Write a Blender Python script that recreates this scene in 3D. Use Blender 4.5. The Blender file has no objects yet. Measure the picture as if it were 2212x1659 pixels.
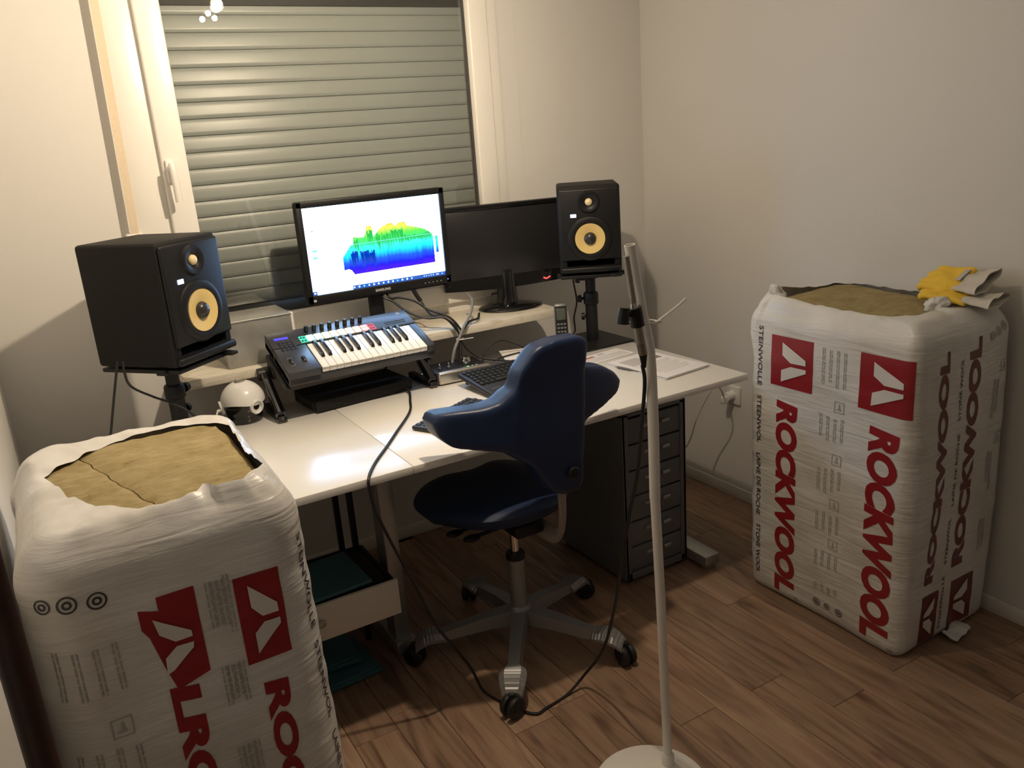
import bpy, bmesh, math, random
from mathutils import Vector, Matrix, noise

random.seed(7)
PI = math.pi
scene = bpy.context.scene
COL = scene.collection
ROOM_X0, ROOM_X1, ROOM_Y0, ROOM_Y1, ROOM_H = -0.155, 2.40, -1.70, 2.95, 2.50

# ------------------------------------------------------------------ camera
def setup_camera():
    yaw, pitch, roll, fpx = math.radians(29.314), math.radians(16.778), math.radians(-4.344), 1791.36
    f = Vector((math.sin(yaw) * math.cos(pitch), math.cos(yaw) * math.cos(pitch), -math.sin(pitch)))
    r = Vector((math.cos(yaw), -math.sin(yaw), 0.0))
    u = r.cross(f)
    r2 = r * math.cos(roll) + u * math.sin(roll)
    u2 = -r * math.sin(roll) + u * math.cos(roll)
    cd = bpy.data.cameras.new('camera')
    cd.sensor_width = 36.0
    cd.lens = fpx / 2212.0 * 36.0
    cd.clip_start = 0.02
    cam = bpy.data.objects.new('camera', cd)
    COL.objects.link(cam)
    m = Matrix.Identity(4)
    for i in range(3):
        m[i][0], m[i][1], m[i][2] = r2[i], u2[i], -f[i]
    m[0][3], m[1][3], m[2][3] = 0.0, 0.0, 1.5624
    cam.matrix_world = m
    scene.camera = cam
setup_camera()

# ------------------------------------------------------------------ world, lamp light, exposure
w = bpy.data.worlds.new('night'); scene.world = w; w.use_nodes = True
w.node_tree.nodes['Background'].inputs[0].default_value = (0.02, 0.025, 0.04, 1)
w.node_tree.nodes['Background'].inputs[1].default_value = 0.05
scene.view_settings.view_transform = 'Standard'
scene.view_settings.look = 'None'
scene.view_settings.gamma = 1.0
scene.view_settings.use_curve_mapping = False
scene.view_settings.exposure = 0.0

LAMP = Vector((0.97, 1.70, 2.21))
LAMP_COL = (1.0, 0.80, 0.575)
def lamp_lights():
    ld = bpy.data.lights.new('ceiling_lamp_spot_offscreen', 'SPOT')
    ld.energy = 76.0; ld.color = LAMP_COL; ld.shadow_soft_size = 0.022
    ld.spot_size = math.radians(178); ld.spot_blend = 1.0
    lo = bpy.data.objects.new('ceiling_lamp_spot_offscreen', ld); COL.objects.link(lo)
    lo.location = LAMP
    d = Vector((0.32, 2.88, 1.42)) - LAMP
    lo.rotation_euler = d.to_track_quat('-Z', 'Y').to_euler()
    ld = bpy.data.lights.new('ceiling_lamp_bulb_offscreen', 'POINT')
    ld.energy = 11.0; ld.color = LAMP_COL; ld.shadow_soft_size = 0.02
    lo = bpy.data.objects.new('ceiling_lamp_bulb_offscreen', ld); COL.objects.link(lo)
    lo.location = LAMP + Vector((0.0, -0.02, 0.0))
lamp_lights()

# ------------------------------------------------------------------ materials
def nodes_of(m):
    m.use_nodes = True
    return m.node_tree.nodes, m.node_tree.links
def pbsdf(name, col, rough=0.5, metal=0.0, spec=0.5, var=0.06, vscale=8.0, bump=0.0, bscale=200.0, coat=0.0,
          emis=None, estr=0.0, sheen=0.0, stretch=None):
    """Principled material with a procedural colour variation and optional fine relief."""
    m = bpy.data.materials.new(name); n, l = nodes_of(m)
    b = n['Principled BSDF']
    b.inputs['Roughness'].default_value = rough
    b.inputs['Metallic'].default_value = metal
    b.inputs['Specular IOR Level'].default_value = spec
    b.inputs['Coat Weight'].default_value = coat
    b.inputs['Sheen Weight'].default_value = sheen
    tc = n.new('ShaderNodeTexCoord')
    mp = n.new('ShaderNodeMapping')
    l.new(tc.outputs['Object'], mp.inputs['Vector'])
    if stretch: mp.inputs['Scale'].default_value = stretch
    nz = n.new('ShaderNodeTexNoise'); nz.inputs['Scale'].default_value = vscale; nz.inputs['Detail'].default_value = 4
    l.new(mp.outputs['Vector'], nz.inputs['Vector'])
    mx = n.new('ShaderNodeMix'); mx.data_type = 'RGBA'
    lo = [max(0, c * (1 - var)) for c in col[:3]] + [1]; hi = [min(1, c * (1 + var)) for c in col[:3]] + [1]
    mx.inputs[6].default_value = lo; mx.inputs[7].default_value = hi
    l.new(nz.outputs['Fac'], mx.inputs[0]); l.new(mx.outputs[2], b.inputs['Base Color'])
    if bump > 0:
        n2 = n.new('ShaderNodeTexNoise'); n2.inputs['Scale'].default_value = bscale; n2.inputs['Detail'].default_value = 3
        l.new(mp.outputs['Vector'], n2.inputs['Vector'])
        bp = n.new('ShaderNodeBump'); bp.inputs['Strength'].default_value = bump; bp.inputs['Distance'].default_value = 0.002
        l.new(n2.outputs['Fac'], bp.inputs['Height']); l.new(bp.outputs['Normal'], b.inputs['Normal'])
    if emis:
        b.inputs['Emission Color'].default_value = (*emis, 1); b.inputs['Emission Strength'].default_value = estr
    return m

M = {}
M['wall'] = pbsdf('wall_paint', (0.74, 0.725, 0.695), 0.85, spec=0.25, var=0.02, vscale=2.5, bump=0.12, bscale=420)
M['ceiling'] = pbsdf('ceiling_paint', (0.85, 0.84, 0.80), 0.9, var=0.01)
M['white_pvc'] = pbsdf('white_window_pvc', (0.84, 0.82, 0.77), 0.32, var=0.02)
M['skirting'] = pbsdf('skirting_white', (0.80, 0.77, 0.71), 0.45, var=0.03)
M['strap'] = pbsdf('shutter_strap_webbing', (0.74, 0.62, 0.46), 0.8, var=0.08, vscale=120, bump=0.3, bscale=600)
M['shutter'] = pbsdf('shutter_slat_grey', (0.42, 0.450, 0.435), 0.34, var=0.05, vscale=5)
M['rubber'] = pbsdf('rubber_gasket', (0.05, 0.05, 0.048), 0.6)
M['black'] = pbsdf('black_plastic', (0.008, 0.008, 0.009), 0.45, spec=0.38, var=0.15, vscale=30, bump=0.05)
M['black_matte'] = pbsdf('black_vinyl', (0.008, 0.0078, 0.0075), 0.65, spec=0.32, var=0.15, vscale=60, bump=0.12, bscale=500)
M['black_gloss'] = pbsdf('black_gloss', (0.008, 0.008, 0.009), 0.08, var=0.1, coat=0.5)
M['screen_off'] = pbsdf('dark_screen', (0.020, 0.020, 0.022), 0.28, var=0.05)
M['cable'] = pbsdf('cable_black', (0.012, 0.011, 0.011), 0.5)
M['cable_white'] = pbsdf('cable_white', (0.75, 0.74, 0.70), 0.5)
M['cable_grey'] = pbsdf('cable_grey', (0.20, 0.195, 0.17), 0.5)
M['cone'] = pbsdf('woofer_cone_yellow', (0.80, 0.60, 0.24), 0.38, var=0.07, vscale=14, bump=0.15, bscale=700)
M['dome'] = pbsdf('tweeter_dome', (0.83, 0.68, 0.38), 0.4, var=0.04)
M['dustcap'] = pbsdf('dust_cap', (0.03, 0.03, 0.03), 0.3)
M['desk'] = pbsdf('desk_white_laminate', (0.82, 0.805, 0.765), 0.21, var=0.015, vscale=3)
M['steel'] = pbsdf('galvanised_steel', (0.40, 0.40, 0.375), 0.40, metal=0.55, var=0.42, vscale=11, bump=0.05, bscale=60)
M['silver'] = pbsdf('silver_paint', (0.42, 0.42, 0.41), 0.35, metal=0.7)
M['alu'] = pbsdf('cast_aluminium', (0.30, 0.30, 0.30), 0.46, metal=0.6, var=0.1)
M['chrome'] = pbsdf('chrome', (0.60, 0.58, 0.55), 0.15, metal=1.0)
M['satin_nickel'] = pbsdf('satin_nickel', (0.50, 0.47, 0.42), 0.3, metal=0.9)
M['mic_metal'] = pbsdf('microphone_metal', (0.34, 0.32, 0.29), 0.32, metal=0.8, var=0.1)
M['grey_metal'] = pbsdf('grey_cabinet_metal', (0.15, 0.157, 0.172), 0.45, var=0.04)
M['leather'] = pbsdf('blue_leather', (0.009, 0.024, 0.076), 0.40, spec=0.5, var=0.18, vscale=9, bump=0.12, bscale=350)
M['seat_fabric'] = pbsdf('blue_seat_cover', (0.009, 0.024, 0.076), 0.55, var=0.15, vscale=9, bump=0.1, bscale=350)
M['taupe'] = pbsdf('taupe_bracket', (0.30, 0.25, 0.21), 0.45)
M['paper'] = pbsdf('paper', (0.80, 0.78, 0.77), 0.7, var=0.02)
M['ink_red'] = pbsdf('paper_ink_red', (0.48, 0.20, 0.16), 0.7)
M['ink_grey'] = pbsdf('paper_ink_grey', (0.52, 0.50, 0.48), 0.7)
M['ink_dark'] = pbsdf('paper_ink_dark', (0.12, 0.11, 0.10), 0.7)
M['ball_white'] = pbsdf('socket_white', (0.80, 0.79, 0.76), 0.2)
M['ball_black'] = pbsdf('socket_black', (0.010, 0.010, 0.010), 0.15)
M['lamp_white'] = pbsdf('lamp_white_lacquer', (0.86, 0.83, 0.79), 0.35, var=0.03)
M['teal'] = pbsdf('teal_card', (0.038, 0.125, 0.155), 0.5, var=0.08)
M['white_board'] = pbsdf('white_board', (0.66, 0.62, 0.56), 0.5, var=0.03)
M['glove_yellow'] = pbsdf('glove_yellow_leather', (0.86, 0.56, 0.05), 0.7, var=0.10, vscale=40, bump=0.3, bscale=300)
M['glove_cuff'] = pbsdf('glove_canvas_cuff', (0.62, 0.58, 0.50), 0.85, var=0.14, vscale=60, bump=0.3, bscale=500)
M['key_white'] = pbsdf('key_white', (0.84, 0.83, 0.79), 0.25, var=0.01)
M['key_black'] = pbsdf('key_black', (0.02, 0.02, 0.02), 0.18)
M['synth'] = pbsdf('synth_body', (0.030, 0.032, 0.040), 0.33, var=0.06)
M['keycap'] = pbsdf('keycap_black', (0.018, 0.018, 0.018), 0.38)
M['keycap_grey'] = pbsdf('keycap_grey', (0.030, 0.032, 0.040), 0.5)
M['keycap_yellow'] = pbsdf('keycap_yellow', (0.75, 0.55, 0.08), 0.5)
M['kb_body'] = pbsdf('keyboard_body', (0.022, 0.022, 0.023), 0.45)
M['logo_silver'] = pbsdf('logo_silver', (0.55, 0.55, 0.55), 0.4)
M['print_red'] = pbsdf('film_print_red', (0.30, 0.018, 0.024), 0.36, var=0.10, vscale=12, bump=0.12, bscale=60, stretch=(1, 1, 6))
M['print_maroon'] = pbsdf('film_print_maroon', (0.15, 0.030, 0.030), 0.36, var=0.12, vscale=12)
M['print_dark'] = pbsdf('film_print_dark', (0.05, 0.045, 0.05), 0.45)
M['print_grey'] = pbsdf('film_print_grey', (0.40, 0.385, 0.36), 0.5)
M['film_white'] = pbsdf('film_print_white', (0.72, 0.71, 0.69), 0.34, var=0.04)
M['brown_wood'] = pbsdf('dark_brown_wood', (0.035, 0.012, 0.008), 0.45, var=0.3, vscale=20, stretch=(6, 6, 1))
M['phone_grey'] = pbsdf('phone_silver', (0.20, 0.20, 0.20), 0.35, metal=0.3)
M['phone_key'] = pbsdf('phone_key', (0.16, 0.16, 0.155), 0.4)
M['phone_screen'] = pbsdf('phone_screen', (0.09, 0.10, 0.085), 0.15)
M['laptop'] = pbsdf('dark_grey_case', (0.10, 0.098, 0.095), 0.4, var=0.05)
M['castor'] = pbsdf('castor_black', (0.012, 0.012, 0.012), 0.5)

def emission(name, col, strength):
    m = bpy.data.materials.new(name); n, l = nodes_of(m)
    b = n['Principled BSDF']; b.inputs['Base Color'].default_value = (0.02, 0.02, 0.02, 1); b.inputs['Roughness'].default_value = 0.3
    b.inputs['Emission Color'].default_value = (*col, 1); b.inputs['Emission Strength'].default_value = strength
    return m
M['screen_white'] = emission('screen_white', (0.38, 0.62, 1.0), 10.5)
M['screen_bar'] = emission('screen_taskbar', (0.02, 0.13, 0.62), 1.0)
M['screen_icon'] = emission('screen_icon', (0.75, 0.92, 1.0), 1.8)
M['screen_cyan'] = emission('screen_cyan', (0.25, 0.95, 0.92), 1.0)
M['screen_pink'] = emission('screen_pink', (1.0, 0.45, 0.65), 1.0)
M['screen_dark'] = emission('screen_dark_lines', (0.0, 0.05, 0.55), 1.0)
M['screen_green'] = emission('screen_green_lines', (0.02, 0.62, 0.10), 1.0)
M['led_white'] = emission('led_white', (0.62, 0.74, 1.0), 3.0)
M['led_green'] = emission('led_green', (0.15, 1.0, 0.2), 2.5)
M['led_red'] = emission('led_red', (1.0, 0.06, 0.05), 3.0)
M['led_blue'] = emission('led_blue', (0.25, 0.25, 1.0), 2.0)
M['lcd_blue'] = emission('lcd_blue', (0.07, 0.05, 0.85), 1.3)
M['bulb'] = emission('bulb_glow', (1.0, 0.86, 0.66), 260.0)

def mat_waterfall():
    """Spectrogram picture on the lit screen: colour by height, streaked."""
    m = bpy.data.materials.new('screen_waterfall'); n, l = nodes_of(m)
    b = n['Principled BSDF']; b.inputs['Base Color'].default_value = (0.01, 0.01, 0.01, 1)
    tc = n.new('ShaderNodeTexCoord'); sp = n.new('ShaderNodeSeparateXYZ')
    l.new(tc.outputs['Object'], sp.inputs[0])
    mp = n.new('ShaderNodeMapping'); mp.inputs['Scale'].default_value = (95, 1, 6); l.new(tc.outputs['Object'], mp.inputs['Vector'])
    nz = n.new('ShaderNodeTexNoise'); nz.inputs['Scale'].default_value = 1.0; nz.inputs['Detail'].default_value = 3
    l.new(mp.outputs['Vector'], nz.inputs['Vector'])
    sb = n.new('ShaderNodeMath'); sb.operation = 'MULTIPLY_ADD'
    l.new(nz.outputs['Fac'], sb.inputs[0]); sb.inputs[1].default_value = 0.035; l.new(sp.outputs['Z'], sb.inputs[2])
    mr = n.new('ShaderNodeMapRange'); l.new(sb.outputs[0], mr.inputs['Value'])
    mr.inputs['From Min'].default_value = 0.068; mr.inputs['From Max'].default_value = 0.238
    cr = n.new('ShaderNodeValToRGB'); l.new(mr.outputs[0], cr.inputs[0])
    e = cr.color_ramp.elements
    stops = [(0.0, (0.07, 0.0, 0.75)), (0.13, (0.0, 0.0, 1.0)), (0.27, (0.0, 0.12, 1.0)), (0.40, (0.0, 0.85, 1.0)), (0.53, (0.05, 1.0, 0.92)),
             (0.60, (0.02, 0.85, 0.25)), (0.74, (0.12, 0.95, 0.10)), (0.86, (0.85, 1.0, 0.12)), (0.95, (1.0, 0.65, 0.10)), (1.0, (0.75, 0.12, 0.08))]
    e[0].position, e[0].color = stops[0][0], (*stops[0][1], 1); e[1].position, e[1].color = stops[-1][0], (*stops[-1][1], 1)
    for p, c in stops[1:-1]:
        x = e.new(p); x.color = (*c, 1)
    l.new(cr.outputs[0], b.inputs['Emission Color']); b.inputs['Emission Strength'].default_value = 1.15
    return m
M['waterfall'] = mat_waterfall()

def mat_wood():
    m = bpy.data.materials.new('floor_plank_wood'); n, l = nodes_of(m); b = n['Principled BSDF']
    tc = n.new('ShaderNodeTexCoord'); oi = n.new('ShaderNodeObjectInfo')
    vm = n.new('ShaderNodeVectorMath'); vm.operation = 'MULTIPLY_ADD'
    cx = n.new('ShaderNodeCombineXYZ')
    for i in range(3): l.new(oi.outputs['Random'], cx.inputs[i])
    l.new(cx.outputs[0], vm.inputs[0]); vm.inputs[1].default_value = (37, 53, 11); l.new(tc.outputs['Object'], vm.inputs[2])
    mp = n.new('ShaderNodeMapping'); mp.inputs['Scale'].default_value = (16, 1.7, 1); l.new(vm.outputs[0], mp.inputs['Vector'])
    n1 = n.new('ShaderNodeTexNoise'); n1.inputs['Scale'].default_value = 1.5; n1.inputs['Detail'].default_value = 6; n1.inputs['Distortion'].default_value = 1.3
    l.new(mp.outputs['Vector'], n1.inputs['Vector'])
    mp2 = n.new('ShaderNodeMapping'); mp2.inputs['Scale'].default_value = (90, 4, 1); l.new(vm.outputs[0], mp2.inputs['Vector'])
    n2 = n.new('ShaderNodeTexNoise'); n2.inputs['Scale'].default_value = 2.0; n2.inputs['Detail'].default_value = 3; l.new(mp2.outputs['Vector'], n2.inputs['Vector'])
    cr = n.new('ShaderNodeValToRGB'); l.new(n1.outputs['Fac'], cr.inputs[0])
    e = cr.color_ramp.elements
    e[0].position, e[0].color = 0.28, (0.17, 0.090, 0.055, 1); e[1].position, e[1].color = 0.72, (0.48, 0.305, 0.195, 1)
    x = e.new(0.48); x.color = (0.36, 0.215, 0.13, 1)
    mx = n.new('ShaderNodeMix'); mx.data_type = 'RGBA'; mx.blend_type = 'MULTIPLY'; mx.inputs[0].default_value = 0.35
    l.new(cr.outputs[0], mx.inputs[6]); l.new(n2.outputs['Color'], mx.inputs[7])
    # knots
    mp3 = n.new('ShaderNodeMapping'); mp3.inputs['Scale'].default_value = (9.0, 3.0, 1); l.new(vm.outputs[0], mp3.inputs['Vector'])
    vo = n.new('ShaderNodeTexVoronoi'); vo.inputs['Scale'].default_value = 0.85; l.new(mp3.outputs['Vector'], vo.inputs['Vector'])
    kr = n.new('ShaderNodeMapRange'); l.new(vo.outputs['Distance'], kr.inputs['Value']); kr.inputs['From Min'].default_value = 0.03; kr.inputs['From Max'].default_value = 0.16
    kr.inputs['To Min'].default_value = 0.75; kr.inputs['To Max'].default_value = 0.0
    mk = n.new('ShaderNodeMix'); mk.data_type = 'RGBA'; l.new(kr.outputs[0], mk.inputs[0]); l.new(mx.outputs[2], mk.inputs[6]); mk.inputs[7].default_value = (0.10, 0.045, 0.022, 1)
    # plank to plank tone
    hv = n.new('ShaderNodeHueSaturation'); l.new(mk.outputs[2], hv.inputs['Color'])
    vr = n.new('ShaderNodeMapRange'); l.new(oi.outputs['Random'], vr.inputs['Value']); vr.inputs['To Min'].default_value = 0.76; vr.inputs['To Max'].default_value = 1.22
    l.new(vr.outputs[0], hv.inputs['Value']); hv.inputs['Saturation'].default_value = 0.92
    l.new(hv.outputs[0], b.inputs['Base Color'])
    b.inputs['Roughness'].default_value = 0.42
    bp = n.new('ShaderNodeBump'); bp.inputs['Strength'].default_value = 0.12; bp.inputs['Distance'].default_value = 0.001
    l.new(n2.outputs['Fac'], bp.inputs['Height']); l.new(bp.outputs['Normal'], b.inputs['Normal'])
    return m
M['wood'] = mat_wood()

def mat_film():
    m = bpy.data.materials.new('white_packing_film'); n, l = nodes_of(m); b = n['Principled BSDF']
    tc = n.new('ShaderNodeTexCoord'); mp = n.new('ShaderNodeMapping'); mp.inputs['Scale'].default_value = (3, 3, 26)
    l.new(tc.outputs['Object'], mp.inputs['Vector'])
    n1 = n.new('ShaderNodeTexNoise'); n1.inputs['Scale'].default_value = 2.2; n1.inputs['Detail'].default_value = 5; n1.inputs['Distortion'].default_value = 0.6
    l.new(mp.outputs['Vector'], n1.inputs['Vector'])
    n2 = n.new('ShaderNodeTexNoise'); n2.inputs['Scale'].default_value = 5.0; n2.inputs['Detail'].default_value = 4
    l.new(tc.outputs['Object'], n2.inputs['Vector'])
    cr = n.new('ShaderNodeValToRGB'); l.new(n2.outputs['Fac'], cr.inputs[0])
    e = cr.color_ramp.elements
    e[0].position, e[0].color = 0.30, (0.60, 0.58, 0.54, 1); e[1].position, e[1].color = 0.60, (0.74, 0.735, 0.725, 1)
    l.new(cr.outputs[0], b.inputs['Base Color'])
    b.inputs['Roughness'].default_value = 0.32; b.inputs['Specular IOR Level'].default_value = 0.5
    bp = n.new('ShaderNodeBump'); bp.inputs['Strength'].default_value = 0.7; bp.inputs['Distance'].default_value = 0.005
    l.new(n1.outputs['Fac'], bp.inputs['Height'])
    bp2 = n.new('ShaderNodeBump'); bp2.inputs['Strength'].default_value = 0.25; bp2.inputs['Distance'].default_value = 0.01
    l.new(n2.outputs['Fac'], bp2.inputs['Height']); l.new(bp.outputs['Normal'], bp2.inputs['Normal'])
    l.new(bp2.outputs['Normal'], b.inputs['Normal'])
    return m
M['film'] = mat_film()

def mat_wool():
    m = bpy.data.materials.new('stone_wool'); n, l = nodes_of(m); b = n['Principled BSDF']
    tc = n.new('ShaderNodeTexCoord')
    n1 = n.new('ShaderNodeTexNoise'); n1.inputs['Scale'].default_value = 14; n1.inputs['Detail'].default_value = 8; n1.inputs['Roughness'].default_value = 0.7
    l.new(tc.outputs['Object'], n1.inputs['Vector'])
    mp = n.new('ShaderNodeMapping'); mp.inputs['Scale'].default_value = (18, 70, 18); mp.inputs['Rotation'].default_value = (0, 0, 0.5); l.new(tc.outputs['Object'], mp.inputs['Vector'])
    n2 = n.new('ShaderNodeTexNoise'); n2.inputs['Scale'].default_value = 1.4; n2.inputs['Detail'].default_value = 5; l.new(mp.outputs['Vector'], n2.inputs['Vector'])
    cr = n.new('ShaderNodeValToRGB'); l.new(n1.outputs['Fac'], cr.inputs[0])
    e = cr.color_ramp.elements
    e[0].position, e[0].color = 0.28, (0.17, 0.125, 0.055, 1); e[1].position, e[1].color = 0.62, (0.40, 0.325, 0.175, 1)
    x = e.new(0.40); x.color = (0.32, 0.255, 0.125, 1)
    mx = n.new('ShaderNodeMix'); mx.data_type = 'RGBA'; mx.blend_type = 'OVERLAY'; mx.inputs[0].default_value = 0.30
    l.new(cr.outputs[0], mx.inputs[6]); l.new(n2.outputs['Fac'], mx.inputs[7])
    l.new(mx.outputs[2], b.inputs['Base Color']); b.inputs['Roughness'].default_value = 0.95; b.inputs['Specular IOR Level'].default_value = 0.1
    bp = n.new('ShaderNodeBump'); bp.inputs['Strength'].default_value = 0.6; bp.inputs['Distance'].default_value = 0.006
    l.new(n2.outputs['Fac'], bp.inputs['Height']); l.new(bp.outputs['Normal'], b.inputs['Normal'])
    return m
M['wool'] = mat_wool()

def mat_marble():
    m = bpy.data.materials.new('window_sill_stone'); n, l = nodes_of(m); b = n['Principled BSDF']
    tc = n.new('ShaderNodeTexCoord'); mp = n.new('ShaderNodeMapping'); mp.inputs['Scale'].default_value = (4, 12, 20); l.new(tc.outputs['Object'], mp.inputs['Vector'])
    n1 = n.new('ShaderNodeTexNoise'); n1.inputs['Scale'].default_value = 2.0; n1.inputs['Detail'].default_value = 6; n1.inputs['Distortion'].default_value = 1.8
    l.new(mp.outputs['Vector'], n1.inputs['Vector'])
    cr = n.new('ShaderNodeValToRGB'); l.new(n1.outputs['Fac'], cr.inputs[0]); e = cr.color_ramp.elements
    e[0].position, e[0].color = 0.30, (0.56, 0.50, 0.39, 1); e[1].position, e[1].color = 0.50, (0.76, 0.71, 0.60, 1)
    l.new(cr.outputs[0], b.inputs['Base Color']); b.inputs['Roughness'].default_value = 0.35
    return m
M['marble'] = mat_marble()

def mat_glass():
    """Window glass: clear pane with a fresnel reflection."""
    m = bpy.data.materials.new('window_glass'); n, l = nodes_of(m); n.remove(n['Principled BSDF'])
    out = n['Material Output']; fr = n.new('ShaderNodeFresnel'); fr.inputs['IOR'].default_value = 1.5
    mu = n.new('ShaderNodeMath'); mu.operation = 'MULTIPLY'; mu.inputs[1].default_value = 1.7; l.new(fr.outputs[0], mu.inputs[0])
    tr = n.new('ShaderNodeBsdfTransparent'); tr.inputs[0].default_value = (0.945, 0.95, 0.94, 1)
    gl = n.new('ShaderNodeBsdfGlossy'); gl.inputs['Roughness'].default_value = 0.0
    mx = n.new('ShaderNodeMixShader'); l.new(mu.outputs[0], mx.inputs[0]); l.new(tr.outputs[0], mx.inputs[1]); l.new(gl.outputs[0], mx.inputs[2])
    l.new(mx.outputs[0], out.inputs['Surface'])
    return m
M['glass'] = mat_glass()
# ------------------------------------------------------------------ mesh helpers
class MB:
    """Collects shapes in one bmesh; build() links them as one mesh object."""
    def __init__(s): s.bm = bmesh.new()
    def _add(s, verts, faces, mtx=None):
        vs = [s.bm.verts.new((mtx @ Vector(v)) if mtx else v) for v in verts]
        for f in faces:
            try: s.bm.faces.new([vs[i] for i in f])
            except ValueError: pass
        return vs
    def box(s, c, size, bev=0.0, seg=2, rot=None, taper=None):
        b2 = bmesh.new(); bmesh.ops.create_cube(b2, size=1.0)
        for v in b2.verts:
            v.co = Vector((v.co.x * size[0], v.co.y * size[1], v.co.z * size[2]))
            if taper and v.co.z > 0: v.co.x *= taper[0]; v.co.y *= taper[1]
        if bev > 0:
            bmesh.ops.bevel(b2, geom=list(b2.edges), offset=min(bev, 0.49 * min(size)), segments=seg, affect='EDGES', profile=0.5)
        m = Matrix.Translation(Vector(c)) @ (rot.to_4x4() if rot is not None else Matrix.Identity(4))
        s.merge(b2, m); return s
    def merge(s, b2, m=None):
        b2.verts.ensure_lookup_table(); b2.verts.index_update()
        s._add([v.co.copy() for v in b2.verts], [[v.index for v in f.verts] for f in b2.faces], m); b2.free()
    def cyl(s, p0, p1, r0, r1=None, n=24, caps=True):
        r1 = r0 if r1 is None else r1
        p0, p1 = Vector(p0), Vector(p1); d = (p1 - p0).normalized()
        a = d.orthogonal().normalized(); b = d.cross(a)
        vs = []
        for p, r in ((p0, r0), (p1, r1)):
            for i in range(n):
                t = 2 * PI * i / n; vs.append(p + (a * math.cos(t) + b * math.sin(t)) * r)
        fs = [[i, (i + 1) % n, n + (i + 1) % n, n + i] for i in range(n)]
        if caps: fs += [list(range(n))[::-1], list(range(n, 2 * n))]
        s._add(vs, fs); return s
    def lathe(s, prof, n=36, mtx=None, sx=1.0, sy=1.0, caps=True):
        """prof: (radius, z) from bottom to top around local z."""
        vs, fs = [], []
        for r, z in prof:
            for i in range(n):
                t = 2 * PI * i / n; vs.append((r * math.cos(t) * sx, r * math.sin(t) * sy, z))
        for k in range(len(prof) - 1):
            for i in range(n):
                fs.append([k * n + i, k * n + (i + 1) % n, (k + 1) * n + (i + 1) % n, (k + 1) * n + i])
        if caps and prof[0][0] > 1e-6: fs.append(list(range(n))[::-1])
        if caps and prof[-1][0] > 1e-6: fs.append([(len(prof) - 1) * n + i for i in range(n)])
        s._add(vs, fs, mtx); return s
    def tube(s, pts, r, n=10, closed=False, sub=6, smooth=True, caps=True, flat=None):
        P = spline(pts, sub) if smooth else [Vector(p) for p in pts]
        rs = r if isinstance(r, (list, tuple)) else None
        up = None; rings = []
        for i, p in enumerate(P):
            d = (P[min(i + 1, len(P) - 1)] - P[max(i - 1, 0)]).normalized()
            if up is None: a = d.orthogonal().normalized()
            else:
                a = (up - d * up.dot(d))
                a = a.normalized() if a.length > 1e-6 else d.orthogonal().normalized()
            up = a; b = d.cross(a)
            rr = r if rs is None else rs[0] + (rs[1] - rs[0]) * i / (len(P) - 1)
            ring = []
            for k in range(n):
                t = 2 * PI * k / n
                ring.append(p + a * math.cos(t) * rr + b * math.sin(t) * rr * (flat or 1.0))
            rings.append(ring)
        vs = [v for ring in rings for v in ring]; fs = []
        for i in range(len(rings) - 1):
            for k in range(n): fs.append([i * n + k, i * n + (k + 1) % n, (i + 1) * n + (k + 1) % n, (i + 1) * n + k])
        if caps: fs += [list(range(n))[::-1], [(len(rings) - 1) * n + k for k in range(n)]]
        s._add(vs, fs); return s
    def prism(s, poly, d0, d1, axis='y'):
        """Extrude a 2-D outline; axis y: outline in (x, z)."""
        def P(a, b, d): return (a, d, b) if axis == 'y' else ((d, a, b) if axis == 'x' else (a, b, d))
        n = len(poly); vs = [P(a, b, d0) for a, b in poly] + [P(a, b, d1) for a, b in poly]
        fs = [list(range(n)), list(range(n, 2 * n))[::-1]] + [[i, n + i, n + (i + 1) % n, (i + 1) % n] for i in range(n)]
        s._add(vs, fs); return s
    def sphere(s, c, r, seg=20, rings=12, scale=(1, 1, 1), rot=None):
        b2 = bmesh.new(); bmesh.ops.create_uvsphere(b2, u_segments=seg, v_segments=rings, radius=r)
        m = Matrix.Translation(Vector(c)) @ (rot.to_4x4() if rot is not None else Matrix.Identity(4)) @ Matrix.Diagonal((*scale, 1))
        s.merge(b2, m); return s
    def build(s, name, mat, parent=None, angle=35, loc=None, rot=None, label=None):
        bmesh.ops.recalc_face_normals(s.bm, faces=s.bm.faces)
        me = bpy.data.meshes.new(name); s.bm.to_mesh(me); s.bm.free()
        return link(name, me, mat, parent, angle, loc, rot, label)

def spline(pts, sub=6):
    P = [Vector(p) for p in pts]
    if len(P) < 3: return P
    Q = [P[0] * 2 - P[1]] + P + [P[-1] * 2 - P[-2]]; out = []
    for i in range(1, len(Q) - 2):
        for k in range(sub):
            t = k / sub; a, b, c, d = Q[i - 1], Q[i], Q[i + 1], Q[i + 2]
            out.append(0.5 * ((2 * b) + (c - a) * t + (2 * a - 5 * b + 4 * c - d) * t * t + (3 * b - a - 3 * c + d) * t ** 3))
    out.append(P[-1]); return out

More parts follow.
